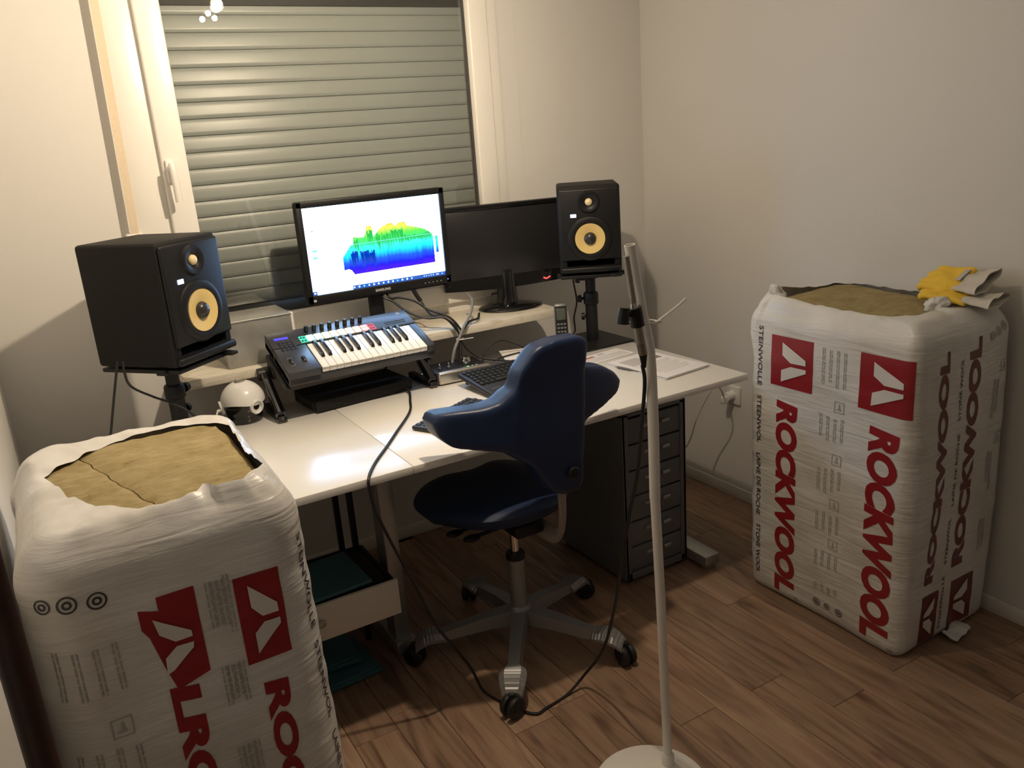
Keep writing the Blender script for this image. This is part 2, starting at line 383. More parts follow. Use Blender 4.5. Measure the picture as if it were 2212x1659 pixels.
def link(name, me, mat, parent=None, angle=35, loc=None, rot=None, label=None):
    if angle:
        me.polygons.foreach_set('use_smooth', [True] * len(me.polygons))
        me.set_sharp_from_angle(angle=math.radians(angle))
    if mat is not None: me.materials.append(M[mat] if isinstance(mat, str) else mat)
    o = bpy.data.objects.new(name, me); COL.objects.link(o)
    if parent is not None: o.parent = parent
    if loc is not None: o.location = loc
    if rot is not None: o.rotation_euler = rot
    if label: o['label'] = label
    return o
def share(o, parent=None, loc=None, rot=None):
    c = o.copy(); COL.objects.link(c)
    if parent is not None: c.parent = parent
    if loc is not None: c.location = loc
    if rot is not None: c.rotation_euler = rot
    return c
def thing(name, label, cat, loc=(0, 0, 0), rz=0.0, group=None):
    o = bpy.data.objects.new(name, None); COL.objects.link(o); o.empty_display_size = 0.05
    o.location = loc; o.rotation_euler = (0, 0, rz)
    return tag(o, label, cat, group)
def tag(o, label, cat, group=None):
    o['label'] = label; o['category'] = cat
    if group: o['group'] = group
    return o
def struct(o, label=None):
    o['kind'] = 'structure'
    if label: o['label'] = label
    return o
def copy_tree(o, parent=None):
    c = o.copy(); COL.objects.link(c); c.parent = parent
    for ch in o.children: copy_tree(ch, c)
    return c
def remeshed(mb, voxel, smooth=8, factor=0.6):
    """Voxel-remesh the collected shapes into one smooth surface; returns a mesh."""
    bmesh.ops.recalc_face_normals(mb.bm, faces=mb.bm.faces)
    me = bpy.data.meshes.new('tmp'); mb.bm.to_mesh(me); mb.bm.free()
    o = bpy.data.objects.new('tmp', me); COL.objects.link(o)
    r = o.modifiers.new('r', 'REMESH'); r.mode = 'VOXEL'; r.voxel_size = voxel
    if smooth:
        sm = o.modifiers.new('s', 'SMOOTH'); sm.iterations = smooth; sm.factor = factor
    dg = bpy.context.evaluated_depsgraph_get()
    out = bpy.data.meshes.new_from_object(o.evaluated_get(dg))
    bpy.data.objects.remove(o); bpy.data.meshes.remove(me)
    return out
def carved(mb, cut):
    """Boolean difference of two collected shapes; returns a mesh."""
    tmp = []
    for b in (mb, cut):
        bmesh.ops.recalc_face_normals(b.bm, faces=b.bm.faces)
        me = bpy.data.meshes.new('tmp'); b.bm.to_mesh(me); b.bm.free()
        o = bpy.data.objects.new('tmp', me); COL.objects.link(o); tmp.append(o)
    md = tmp[0].modifiers.new('b', 'BOOLEAN'); md.operation = 'DIFFERENCE'; md.solver = 'EXACT'; md.object = tmp[1]
    dg = bpy.context.evaluated_depsgraph_get()
    out = bpy.data.meshes.new_from_object(tmp[0].evaluated_get(dg))
    for o in tmp:
        me = o.data; bpy.data.objects.remove(o); bpy.data.meshes.remove(me)
    return out
def text_mesh(body, size=1.0, bold=0.0, shear=0.0, align='LEFT', space=1.0):
    cu = bpy.data.curves.new('txt', 'FONT'); cu.body = body; cu.size = size; cu.offset = bold; cu.shear = shear
    cu.align_x = align; cu.space_character = space; cu.resolution_u = 4
    o = bpy.data.objects.new('txt', cu); COL.objects.link(o)
    dg = bpy.context.evaluated_depsgraph_get()
    me = bpy.data.meshes.new_from_object(o.evaluated_get(dg))
    bpy.data.objects.remove(o); bpy.data.curves.remove(cu)
    return me
def rotz(a): return Matrix.Rotation(a, 3, 'Z')
def rotx(a): return Matrix.Rotation(a, 3, 'X')
def roty(a): return Matrix.Rotation(a, 3, 'Y')
# ------------------------------------------------------------------ room shell
def build_room():
    x0, x1, y0, y1, H = ROOM_X0, ROOM_X1, ROOM_Y0, ROOM_Y1, ROOM_H
    fl = struct(MB().box(((x0 + x1) / 2, (y0 + y1) / 2, -0.06), (x1 - x0 + 0.3, y1 - y0 + 0.3, 0.09)).build('floor', 'brown_wood', angle=0),
                'wood plank laminate floor')
    # planks run along y, every plank its own piece
    pw, pl, th = 0.128, 1.22, 0.015
    protos = {}
    def plank(L):
        key = round(L, 3)
        if key not in protos:
            mb = MB(); mb.box((0, 0, 0), (pw - 0.0012, L - 0.0012, th), bev=0.0012, seg=1)
            o = mb.build('plank', 'wood', fl, angle=30); protos[key] = o; return o
        return share(protos[key], fl)
    ncol = int(math.ceil((x1 - x0) / pw)); rnd = random.Random(3)
    for i in range(ncol):
        xc = x0 + pw * (i + 0.5)
        y = y0 - rnd.random() * pl * 0.9
        while y < y1:
            a, b = max(y, y0), min(y + pl, y1)
            if b - a > 0.05:
                L = round((b - a) / 0.02) * 0.02 if (b - a) < pl - 0.01 else pl
                p = plank(L); p.location = (xc, a + L / 2, -th / 2)
            y += pl
    wt = 0.15
    struct(MB().box((x1 + wt / 2, (y0 + y1) / 2, H / 2 - 0.02), (wt, y1 - y0 + 2 * wt, H + 0.04)).build('wall_right', 'wall', angle=0))
    struct(MB().box((x0 - wt / 2, (y0 + y1) / 2, H / 2 - 0.02), (wt, y1 - y0 + 2 * wt, H + 0.04)).build('wall_left', 'wall', angle=0))
    struct(MB().box(((x0 + x1) / 2, y0 - wt / 2, H / 2 - 0.02), (x1 - x0, wt, H + 0.04)).build('wall_front', 'wall', angle=0))
    struct(MB().box(((x0 + x1) / 2, (y0 + y1) / 2, H + 0.05), (x1 - x0 + 2 * wt, y1 - y0 + 2 * wt, 0.1)).build('ceiling', 'ceiling', angle=0))
    # back wall with the window opening
    a, b, c, d = 0.325, 1.69, 0.885, 2.27
    wb = 0.22
    mb = MB()
    mb.box(((x0 + a) / 2, y1 + wb / 2, H / 2), (a - x0, wb, H)); mb.box(((b + x1) / 2, y1 + wb / 2, H / 2), (x1 - b, wb, H))
    mb.box(((a + b) / 2, y1 + wb / 2, c / 2), (b - a, wb, c)); mb.box(((a + b) / 2, y1 + wb / 2, (d + H) / 2), (b - a, wb, H - d))
    struct(mb.build('wall_back', 'wall', angle=0))
    struct(MB().box((1.742, y1 - 0.001, (0.93 + H) / 2), (0.082, 0.004, H - 0.93)).build('trim_1', 'wall', angle=0), 'flat plaster band beside the window')
    # skirting boards
    bh = 0.052
    def skirt(name, cx, cy, sx, sy): struct(MB().box((cx, cy, bh / 2), (sx, sy, bh), bev=0.004).build(name, 'skirting', angle=30))
    skirt('baseboard_right', x1 - 0.006, (y0 + y1) / 2, 0.012, y1 - y0)
    skirt('baseboard_left', x0 + 0.006, (y0 + y1) / 2, 0.012, y1 - y0)
    skirt('baseboard_back', (x0 + x1) / 2, y1 - 0.006, x1 - x0 - 0.024, 0.012)
build_room()

def build_window():
    yb = ROOM_Y1
    win = bpy.data.objects.new('window_1', None); COL.objects.link(win); win.location = (0, 0, 0); struct(win, 'white plastic window with closed grey roller shutter behind it')
    X0, X1, Z0, Z1 = 0.345, 1.69, 0.885, 2.27
    mb = MB()                                       # fixed frame
    yf0, yf1 = yb - 0.012, yb + 0.07
    yc, yd = (yf0 + yf1) / 2, yf1 - yf0
    mb.box(((0.320 + 0.425) / 2, yc, (Z0 + Z1) / 2), (0.105, yd, Z1 - Z0), 0.003); mb.box(((1.645 + 1.70) / 2, yc, (Z0 + Z1) / 2), (0.055, yd, Z1 - Z0), 0.003)
    mb.box((1.02, yc, 0.915), (1.36, yd, 0.05), 0.003); mb.box((1.02, yc, 2.235), (1.36, yd, 0.07), 0.003)
    mb.build('window_frame', 'white_pvc', win)
    mb = MB(); ys0, ys1 = yb - 0.034, yb + 0.03     # sash, proud of the frame
    yc, yd = (ys0 + ys1) / 2, ys1 - ys0
    mb.box((0.464, yc, 1.575), (0.080, yd, 1.25), 0.006, 3); mb.box((1.611, yc, 1.575), (0.080, yd, 1.25), 0.006, 3)
    mb.box((1.0375, yc, 0.975), (1.08, yd - 0.002, 0.075), 0.006, 3); mb.box((1.0375, yc, 2.165), (1.08, yd - 0.002, 0.075), 0.006, 3)
    mb.build('sash', 'white_pvc', win)
    mb = MB()
    for cx, cz, sx, sz in ((0.506, 1.57, 0.006, 1.13), (1.568, 1.57, 0.010, 1.13), (1.037, 1.015, 1.06, 0.006), (1.037, 2.124, 1.06, 0.006)):
        mb.box((cx, yb + 0.004, cz), (sx, 0.012, sz))
    mb.build('gasket', 'rubber', win)
    MB().box((1.037, yb + 0.004, 1.57), (1.058, 0.004, 1.115)).build('pane', 'glass', win, angle=0)
    h = MB(); h.box((0.447, yb - 0.040, 1.525), (0.028, 0.014, 0.075), 0.006, 3).build('handle_plate', 'white_pvc', win)
    h = MB(); h.cyl((0.447, yb - 0.040, 1.535), (0.447, yb - 0.078, 1.535), 0.011)
    h.tube([(0.447, yb - 0.076, 1.548), (0.447, yb - 0.082, 1.53), (0.448, yb - 0.083, 1.49), (0.449, yb - 0.080, 1.43)], 0.0105, 12)
    h.build('handle', 'white_pvc', win)
    sl = MB(); ys, zt, th = 2.66, 0.90, 0.030
    sl.box(((0.34 + 1.735) / 2, (ys + yb) / 2, zt - th / 2), (1.395, yb - ys, th), 0.003)
    sl.build('window_sill', 'marble', win)
    # shutter strap on the left of the frame
    st = MB(); y = yb - 0.045
    st._add([(0.315, y, 2.30), (0.339, y, 2.30), (0.316, y, 1.30), (0.292, y, 1.30), (0.315, y + .0015, 2.30), (0.339, y + .0015, 2.30), (0.316, y + .0015, 1.30), (0.292, y + .0015, 1.30)],
            [(0, 1, 2, 3), (7, 6, 5, 4), (0, 4, 5, 1), (1, 5, 6, 2), (2, 6, 7, 3), (3, 7, 4, 0)])
    o = thing('shutter_strap', 'cream webbing strap of the roller shutter, hanging beside the window frame', 'strap', (0.30, yb, 1.2))
    s1 = st.build('strap', 'strap', o, angle=0); s1.location = (-0.30, -yb, -1.2)
    b = MB(); b.box((0.004, -0.024, 0.06), (0.05, 0.048, 0.17), 0.006, 3); b.build('strap_winder', 'white_pvc', o)
    b = MB(); b.box((0.027, -0.030, 1.12), (0.05, 0.06, 0.06), 0.004); b.build('strap_guide', 'white_pvc', o)
    # roller shutter outside the glass
    sh = thing('roller_shutter', 'closed grey roller shutter of horizontal slats behind the window glass', 'roller shutter', (1.02, yb + 0.10, 0.9))
    prof = []; pit = 0.0537; n = 8
    for i in range(n + 1):
        t = i / n; prof.append((t, -0.0095 * (1 - t) ** 0.55 + (0.004 if i == 0 else 0.0)))
    mb = MB(); W = 1.37; vs = []; fs = []
    for t, dy in prof:
        z = t * (pit - 0.0004)
        vs += [(-W / 2, dy, z), (W / 2, dy, z)]
    m0 = len(vs); vs += [(-W / 2, 0.008, 0), (W / 2, 0.008, 0), (-W / 2, 0.008, pit - 0.0004), (W / 2, 0.008, pit - 0.0004)]
    for i in range(n): fs.append((2 * i, 2 * i + 1, 2 * i + 3, 2 * i + 2))
    fs += [(m0, m0 + 1, 1, 0), (2 * n, 2 * n + 1, m0 + 3, m0 + 2), (m0 + 2, m0 + 3, m0 + 1, m0)]
    fs += [tuple([2 * i for i in range(n + 1)] + [m0 + 2, m0]), tuple([2 * i + 1 for i in range(n + 1)][::-1] + [m0 + 1, m0 + 3])]
    mb._add(vs, fs); s0 = mb.build('slat', 'shutter', sh, angle=50)
    zz = [1.9537 - pit * k - 0.9 for k in range(-1, 20)]
    s0.location = (0, 0, zz[0])
    for z in zz[1:]: share(s0, sh, (0, 0, z))
    b = MB(); b.box((0, 0.010, 0.545), (W, 0.004, 1.16)); b.build('joint_strip', 'rubber', sh, angle=0)
    for gx in (-0.665, 0.665):
        g = MB(); g.box((gx, -0.006, 0.68), (0.03, 0.014, 1.4)); g.build('guide_rail', 'grey_metal', sh, angle=0)
    g = MB(); g.box((0, 0.01, 1.26), (W + 0.02, 0.05, 0.25)); g.build('shutter_box', 'rubber', sh, angle=0)
build_window()

def build_outlet():
    o = thing('wall_socket', 'white wall socket with a plug in it on the wall beside the desk', 'socket', (ROOM_X1, 2.40, 0.46))
    MB().box((-0.006, 0, 0), (0.012, 0.08, 0.08), 0.005, 3).build('cover_plate', 'ball_white', o)
    p = MB(); p.cyl((-0.012, 0, 0), (-0.045, 0, -0.002), 0.021, 0.018, 20); p.box((-0.055, 0.0, -0.012), (0.03, 0.026, 0.035), 0.008, 3)
    p.build('plug', 'ball_white', o)
    c = MB(); c.tube([Vector(q) - Vector((ROOM_X1, 2.40, 0.46)) for q in ((2.345, 2.40, 0.44), (2.31, 2.38, 0.50), (2.20, 2.31, 0.555), (2.19, 2.39, 0.42), (2.15, 2.43, 0.27), (2.02, 2.56, 0.12), (1.95, 2.66, 0.012))], 0.0035, 8)
    c.build('power_cord', 'cable_white', o)
build_outlet()

# ------------------------------------------------------------------ ceiling lamp (seen only as a reflection in the glass)
def build_lamp():
    o = thing('ceiling_spot_lamp', 'ceiling lamp with spot bulbs reflected bright in the window glass', 'lamp', (LAMP.x, LAMP.y, ROOM_H))
    dz = LAMP.z - ROOM_H
    l = MB(); l.lathe([(0.055, 0.0), (0.055, -0.012), (0.045, -0.02), (0.01, -0.024)][::-1], 32); l.build('ceiling_rose', 'chrome', o)
    l = MB(); l.cyl((0, 0, -0.02), (0, 0, dz + 0.085), 0.006); l.build('rod', 'chrome', o)
    d = (Vector((0.32, 2.88, 1.42)) - LAMP).normalized()
    q = d.to_track_quat('Z', 'Y').to_matrix().to_4x4()
    base = Matrix.Translation(Vector((0, 0, dz)) - d * 0.035) @ q
    l = MB(); l.lathe([(0.012, -0.055), (0.024, -0.050), (0.026, -0.01), (0.030, 0.012), (0.028, 0.012), (0.024, -0.010)], 28, base); l.build('lamp_head', 'chrome', o)
    l = MB(); l.sphere((0, 0, dz) - d * 0.034 if False else Vector((0, 0, dz)) - d * 0.036, 0.020, 16, 10); l.build('bulb_offscreen', 'bulb', o)
    for k, (ax, az) in enumerate(((-0.045, -0.03), (-0.075, -0.055), (-0.02, -0.05))):
        g = MB(); g.sphere((ax, 0.02, dz + az), 0.012, 12, 8); g.build('small_bulb_offscreen', 'bulb', o)
        g = MB(); g.cyl((ax, 0.02, dz + az), (0, 0, dz + 0.09), 0.0012, n=6); g.build('drop_wire', 'chrome', o)
build_lamp()
# ------------------------------------------------------------------ desk, cabinet, rack under the desk
ZD = 0.755
def build_desk():
    d = thing('desk', 'long white desk of two joined tops on silver legs under the window', 'desk', (0.945, 2.283, 0))
    th = 0.022; cy = 0.0
    for xa, xb in ((-0.075, 0.7455), (0.7465, 1.945)):
        MB().box(((xa + xb) / 2 - 0.945, cy, ZD - th / 2), (xb - xa, 0.80, th), 0.0025).build('tabletop', 'desk', d, label='white tabletop half')
    for x in (0.775, 1.897):
        m = MB(); m.box((x - 0.945, -0.04, 0.39), (0.05, 0.075, 0.68), 0.006); m.build('leg', 'silver', d)
        ya, yb_ = (-0.285, 0.35) if x > 1 else (-0.10, 0.35)
        m = MB(); m.box((x - 0.945, (ya + yb_) / 2, 0.036), (0.07, yb_ - ya, 0.042), 0.008); m.cyl((x - 0.945, ya + 0.03, 0.0), (x - 0.945, ya + 0.03, 0.018), 0.022)
        m.cyl((x - 0.945, 0.32, 0.0), (x - 0.945, 0.32, 0.018), 0.022); m.build('foot', 'silver', d)
    m = MB(); m.box((0.02 - 0.945, 0.05, 0.37), (0.05, 0.075, 0.72), 0.006); m.build('leg', 'silver', d)
    m = MB(); m.box((0.02 - 0.945, 0.03, 0.036), (0.07, 0.64, 0.042), 0.008); m.build('foot', 'silver', d)
    m = MB(); m.box((0.10 + 0.27, -0.12, 0.694), (1.08, 0.03, 0.076), 0.004); m.build('crossbeam', 'silver', d)
    m = MB(); m.box((0.10 + 0.27, 0.25, 0.70), (1.08, 0.03, 0.055), 0.004); m.build('crossbeam', 'silver', d)
build_desk()

def build_cabinet():
    x0, x1, yf, D, z0, H = 1.578, 1.857, 2.09, 0.43, 0.018, 0.640
    c = thing('drawer_cabinet', 'grey metal cabinet with a column of shallow drawers under the desk', 'cabinet', ((x0 + x1) / 2, yf + D / 2, 0))
    W = x1 - x0; m = MB()
    zc = (z0 + H) / 2; hh = H - z0
    m.box((-W / 2 + 0.006, 0, zc), (0.012, D, hh), 0.002); m.box((W / 2 - 0.006, 0, zc), (0.012, D, hh), 0.002)
    m.box((0, 0, H - 0.006), (W, D, 0.012), 0.002); m.box((0, 0, z0 + 0.014), (W - 0.02, D, 0.026), 0.002); m.box((0, D / 2 - 0.004, zc), (W - 0.02, 0.008, hh - 0.02))
    for x in (-W / 2 + 0.014, W / 2 - 0.014): m.box((x, -D / 2 + 0.004, zc), (0.024, 0.008, hh - 0.004), 0.001)
    m.build('body', 'grey_metal', c)
    n = 6; zb = z0 + 0.03; ph = (H - 0.018 - zb) / n
    for k in range(n):
        dz = zb + ph * (k + 0.5)
        dr = MB(); dr.box((0, -D / 2 + 0.010, dz), (W - 0.05, 0.016, ph - 0.006), 0.003); dr.box((0, 0.005, dz - 0.01), (W - 0.06, D - 0.05, ph - 0.03))
        o = dr.build('drawer', 'grey_metal', c)
        hd = MB(); hd.box((0.045, -D / 2 - 0.004, dz + 0.010), (0.034, 0.010, 0.014), 0.004, 3); hd.build('handle', 'silver', o, label='small metal drawer pull')
        lb = MB(); lb.box((-0.03, -D / 2 + 0.0005, dz + 0.010), (0.035, 0.004, 0.012), 0.001); lb.build('label_holder', 'silver', o)
    for sx in (-1, 1):
        for sy in (-1, 1):
            f = MB(); f.cyl((sx * (W / 2 - 0.03), sy * (D / 2 - 0.03), 0.0), (sx * (W / 2 - 0.03), sy * (D / 2 - 0.03), 0.02), 0.014); f.build('glide', 'castor', c)
build_cabinet()

def build_rack():
    r = thing('storage_rack', 'dark metal rack under the left half of the desk', 'rack', (0.55, 2.27, 0))
    for x in (-0.13, 0.155):
        for y in (0.08, 0.24):
            MB().box((x, y, 0.33), (0.018, 0.018, 0.66), 0.002).build('post', 'black', r)
    for z in (0.245, 0.60):
        MB().box((0.012, 0.155 if z > 0.4 else 0.055, z), (0.31, 0.22 if z > 0.4 else 0.42, 0.010), 0.002).build('shelf', 'black', r)
    b = thing('storage_box', 'white storage box with an open black inside on the rack under the desk', 'box', (0.56, 2.16, 0.251))
    x0, x1 = -0.16, 0.16
    m = MB(); m.box((0, -0.115, 0.055), (0.32, 0.012, 0.11), 0.002); o = m.build('front_panel', 'white_board', b)
    k = MB(); k.lathe([(0.006, 0), (0.013, 0.003), (0.013, 0.007), (0.008, 0.008), (0.008, 0.005), (0.0, 0.005)], 20, Matrix.Translation((-0.075, -0.121, 0.055)) @ Matrix.Rotation(PI / 2, 4, 'X'))
    k.build('ring_pull', 'silver', o)
    m = MB(); m.box((-0.154, 0.03, 0.05), (0.012, 0.28, 0.10), 0.002); m.box((0.154, 0.03, 0.05), (0.012, 0.28, 0.10), 0.002)
    m.box((0, 0.17, 0.05), (0.30, 0.008, 0.10)); m.box((0, 0.03, 0.004), (0.30, 0.27, 0.008)); m.build('tray', 'black', b)
    m = MB(); m.box((0, 0.05, 0.086), (0.294, 0.24, 0.018), 0.004); m.build('inner_lid', 'black', b)
    f = MB(); f.box((0, 0, 0.006), (0.24, 0.21, 0.012), 0.012, 4)
    tag(f.build('teal_folder', 'teal', None, loc=(0.530, 2.165, 0.362), rot=(math.radians(2), 0, 0.06)), 'dark teal plastic folder lying on top of the white storage box', 'folder')
    for k, (dx, dy, dz, rz, lab) in enumerate(((0.0, 0.0, 0.002, 0.06, 'teal folder on the floor below the white storage box, bottom of the pair'),
                                               (-0.035, 0.07, 0.022, -0.04, 'teal folder with a bent top sheet, on the other folder below the storage box'))):
        f = MB(); f.box((0, 0, 0.009), (0.24, 0.22, 0.016), 0.004); 
        o = f.build('folder_block', 'teal'); o2 = None
        t = thing('floor_folder', lab, 'folder', (0.55 + dx, 2.255 + dy, dz), rz, 'teal folders under the rack')
        o.parent = t; o.name = 'pages'
        f = MB(); f.tube([(-0.11, -0.10, 0.020), (0.0, -0.104, 0.0205), (0.10, -0.10, 0.0205)], 0.004, 8); f.build('clip_bar', 'teal', t)
build_rack()

# ------------------------------------------------------------------ office chair with cross-shaped back
def build_chair():
    cx, cy = 1.10, 2.02
    c = thing('office_chair', 'dark blue office chair with a cross-shaped winged back at the desk', 'chair', (cx, cy, 0), 0.0)
    # five-arm base
    angs = [math.atan2(y - 2.017, x - 1.10) for x, y in ((0.912, 1.753), (1.297, 1.749), (1.416, 2.123), (1.091, 2.334), (0.788, 2.125))]
    R = 0.336
    for a in angs:
        u = Vector((math.cos(a), math.sin(a), 0)); p = Vector((-u.y, u.x, 0))
        m = MB(); pts = []
        for t, w, hgt, zc in ((0.02, 0.030, 0.045, 0.118), (0.12, 0.024, 0.040, 0.108), (0.22, 0.021, 0.030, 0.092), (0.275, 0.020, 0.022, 0.084)):
            for sx, sz in ((-1, -1), (1, -1), (0.8, 1), (-0.8, 1)): pts.append(u * t + p * (w * sx) + Vector((0, 0, zc + sz * hgt / 2)))
        fs = [(3, 2, 1, 0)]
        for k in range(3):
            for i in range(4): fs.append((4 * k + i, 4 * k + (i + 1) % 4, 4 * k + 4 + (i + 1) % 4, 4 * k + 4 + i))
        fs.append((12, 13, 14, 15)); m._add(pts, fs); arm = m.build('base_arm', 'alu', c, angle=30)
        # ribbed foot pad over the castor
        m = MB(); vs = []; fs = []
        ns = 18
        for k in range(ns + 1):
            t = k / ns; rr = 0.240 + 0.098 * t
            z = 0.096 + 0.012 * math.sin(PI * t * 0.9) - 0.026 * t ** 3 + (0.0026 if k % 2 else 0.0)
            w = 0.022 + 0.018 * math.sin(PI * min(1, 0.15 + t * 0.75))
            for s in (-1, -0.6, 0.6, 1): vs.append(u * rr + p * w * s + Vector((0, 0, z - (0.012 if abs(s) == 1 else 0))))
        for k in range(ns):
            for i in range(3): fs.append((4 * k + i, 4 * k + i + 1, 4 * k + 5 + i, 4 * k + 4 + i))
        nb = len(vs); vs += [v - Vector((0, 0, 0.010)) for v in vs]
        for k in range(ns):
            for i in range(3): fs.append((nb + 4 * k + i, nb + 4 * k + 4 + i, nb + 4 * k + 5 + i, nb + 4 * k + i + 1))
            fs.append((4 * k, 4 * k + 4, nb + 4 * k + 4, nb + 4 * k)); fs.append((4 * k + 3, nb + 4 * k + 3, nb + 4 * k + 7, 4 * k + 7))
        fs.append((0, nb, nb + 1, 1)); fs.append((1, nb + 1, nb + 2, 2)); fs.append((2, nb + 2, nb + 3, 3))
        e = 4 * ns; fs += [(e, e + 1, nb + e + 1, nb + e), (e + 1, e + 2, nb + e + 2, nb + e + 1), (e + 2, e + 3, nb + e + 3, nb + e + 2)]
        m._add(vs, fs); m.build('foot_pad', 'alu', c, angle=25, label='ribbed grey foot pad')
        # twin-wheel castor
        w0 = u * (R + 0.005); ca = a + 0.9; ax = Vector((math.cos(ca), math.sin(ca), 0))
        m = MB()
        for s in (-1, 1):
            q = w0 + ax * (0.013 * s) + Vector((0, 0, 0.033))
            m.lathe([(0.0, -0.010), (0.025, -0.010), (0.031, -0.007), (0.033, 0.0), (0.031, 0.007), (0.025, 0.010), (0.0, 0.010)], 24, Matrix.Translation(q) @ ax.to_track_quat('Z', 'Y').to_matrix().to_4x4())
        m.cyl(w0 + Vector((0, 0, 0.03)), w0 + Vector((0, 0, 0.075)), 0.009); cw = m.build('castor', 'castor', c)
        for sg in (-1, 1):
            m = MB(); q = w0 + ax * (0.023 * sg) + Vector((0, 0, 0.033)); m.cyl(q, q + ax * (0.002 * sg), 0.014); m.build('wheel_cap', 'black', cw)
    m = MB(); m.lathe([(0.030, 0.075), (0.040, 0.085), (0.040, 0.135), (0.030, 0.15)], 28); m.build('hub', 'alu', c)
    m = MB(); m.lathe([(0.0265, 0.14), (0.0265, 0.312), (0.015, 0.312)], 28); m.build('column', 'alu', c)
    m = MB(); m.lathe([(0.015, 0.310), (0.029, 0.310), (0.030, 0.314), (0.030, 0.326), (0.027, 0.330), (0.015, 0.330)], 28); m.build('column_collar', 'black', c)
    m = MB(); m.cyl((0, 0, 0.31), (0, 0, 0.44), 0.014); m.build('piston', 'chrome', c)
    m = MB(); m.box((0, -0.01, 0.448), (0.10, 0.20, 0.045), 0.012, 3); m.build('mechanism', 'black', c)
    # J-shaped bracket from the seat plate to the back
    m = MB(); m.tube([(0.045, -0.03, 0.445), (0.055, -0.11, 0.425), (0.06, -0.165, 0.435), (0.06, -0.190, 0.50), (0.058, -0.195, 0.60), (0.05, -0.195, 0.68)], 0.024, 12, flat=0.45)
    m.build('back_bracket', 'taupe', c)
    for s, (x, y) in enumerate(((-0.14, 0.03), (-0.12, -0.03))):
        m = MB(); m.tube([(x * 0.3, y, 0.445), (x * 0.8, y, 0.442), (x * 1.15, y, 0.440)], 0.006, 8); m.sphere((x * 1.3, y, 0.439), 0.022, 14, 8, (1.3, 0.8, 0.45)); m.build('lever', 'black', c)
    # saddle seat
    m = MB(); N, Kr = 56, 12; top = []
    def outline(t):
        x = 0.235 * math.copysign(abs(math.cos(t)) ** 0.80, math.cos(t)); y = 0.21 * math.copysign(abs(math.sin(t)) ** 0.75, math.sin(t))
        if y > 0: x *= 1 - 0.30 * max(0, 0) ; y *= 1.12 - 0.28 * math.exp(-(x / 0.09) ** 2)
        else: x *= 1 + 0.55 * (y / 0.21) * 0.5; 
        return x * 1.04 - 0.012, y * 1.06 + 0.062
    vs, fs = [], []
    for side in (1, -1):
        for k in range(Kr + 1):
            r = k / Kr
            for i in range(N):
                x, y = outline(2 * PI * i / N)
                edge = math.sqrt(max(0.0, 1 - r ** 4.0))
                z = 0.522 + 0.022 * edge * side + 0.035 * (abs(x * r) / 0.235) ** 2 * (1.0 if y * r < 0.05 else 0.2) * 0 
                z += -0.022 * (r * abs(x) / 0.235) ** 2.0 * (0.4 + max(0, y * r) / 0.2) + 0.006 * max(0, -(y * r) / 0.18) ** 1.5
                if side < 0: z -= 0.034 * edge
                vs.append((x * r, y * r, z))
    for si, side in enumerate((1, -1)):
        o = si * (Kr + 1) * N
        for k in range(Kr):
            for i in range(N): fs.append((o + k * N + i, o + k * N + (i + 1) % N, o + (k + 1) * N + (i + 1) % N, o + (k + 1) * N + i))
    m._add(vs, fs); bmesh.ops.remove_doubles(m.bm, verts=m.bm.verts, dist=0.0004)
    m.build('seat', 'seat_fabric', c, angle=60)
    # cross-shaped back cushion
    poly = [(1.054, 1.025), (1.074, 1.037), (1.125, 1.045), (1.197, 1.043), (1.219, 1.033), (1.227, 1.014), (1.218, 0.954), (1.241, 0.944), (1.308, 0.928), (1.357, 0.897), (1.38, 0.867), (1.367, 0.835), (1.309, 0.811), (1.237, 0.788), (1.211, 0.754), (1.203, 0.688), (1.201, 0.623), (1.184, 0.598), (1.126, 0.6), (1.093, 0.621), (1.063, 0.665), (1.014, 0.724), (0.957, 0.769), (0.893, 0.784), (0.837, 0.798), (0.803, 0.832), (0.792, 0.869), (0.802, 0.892), (0.85, 0.896), (0.912, 0.896), (0.958, 0.903), (0.986, 0.924), (1.009, 0.977)]
    yb = 1.80
    stem = [(1.054, 1.025), (1.074, 1.037), (1.125, 1.045), (1.197, 1.043), (1.219, 1.033), (1.227, 1.014), (1.220, 0.954), (1.214, 0.860), (1.208, 0.760), (1.203, 0.688), (1.201, 0.623), (1.184, 0.598), (1.126, 0.600),
            (1.093, 0.621), (1.063, 0.665), (1.030, 0.720), (1.005, 0.790), (0.994, 0.860), (0.996, 0.924), (1.012, 0.977)]
    wl = [p for p in poly if not (p[1] > 0.96 or p[1] < 0.70) and p[0] < 1.1] + [(1.08, 0.95)]
    wr_ = [p for p in poly if not (p[1] > 0.96 or p[1] < 0.70) and p[0] > 1.1] + [(1.08, 0.75), (1.08, 0.945)]
    wl = [wl[-1]] + [(1.08, 0.70)] + wl[:-1]
    m = MB(); m.prism([(x - cx, z) for x, z in stem], -0.042, 0.026); m.prism([(x - cx, z) for x, z in wl], -0.036, 0.044); m.prism([(x - cx, z) for x, z in wr_], -0.012, 0.054); me = remeshed(m, 0.0075, 8, 0.6)
    for v in me.vertices:
        x, y, z = v.co; dx = x - 0.005
        wing = max(0.0, abs(dx) - 0.10)
        yy = y + (yb - cy) + 0.85 * wing ** 1.6 * (1.0 if dx < 0 else 0.55)
        yy += 0.05 * max(0, 0.78 - z) - 0.10 * max(0, z - 0.93)      # lower stem runs forward under the seat, top leans back
        v.co = (x, yy, z)
    link('backrest', me, 'leather', c, angle=70)
    m = MB(); m.lathe([(0.0, 0.0), (0.016, 0.0), (0.018, 0.004), (0.014, 0.008), (0.0, 0.009)], 20, Matrix.Translation((0.058, -0.262, 0.665)) @ Matrix.Rotation(PI / 2, 4, 'X')); m.build('bolt_cap', 'black', c)
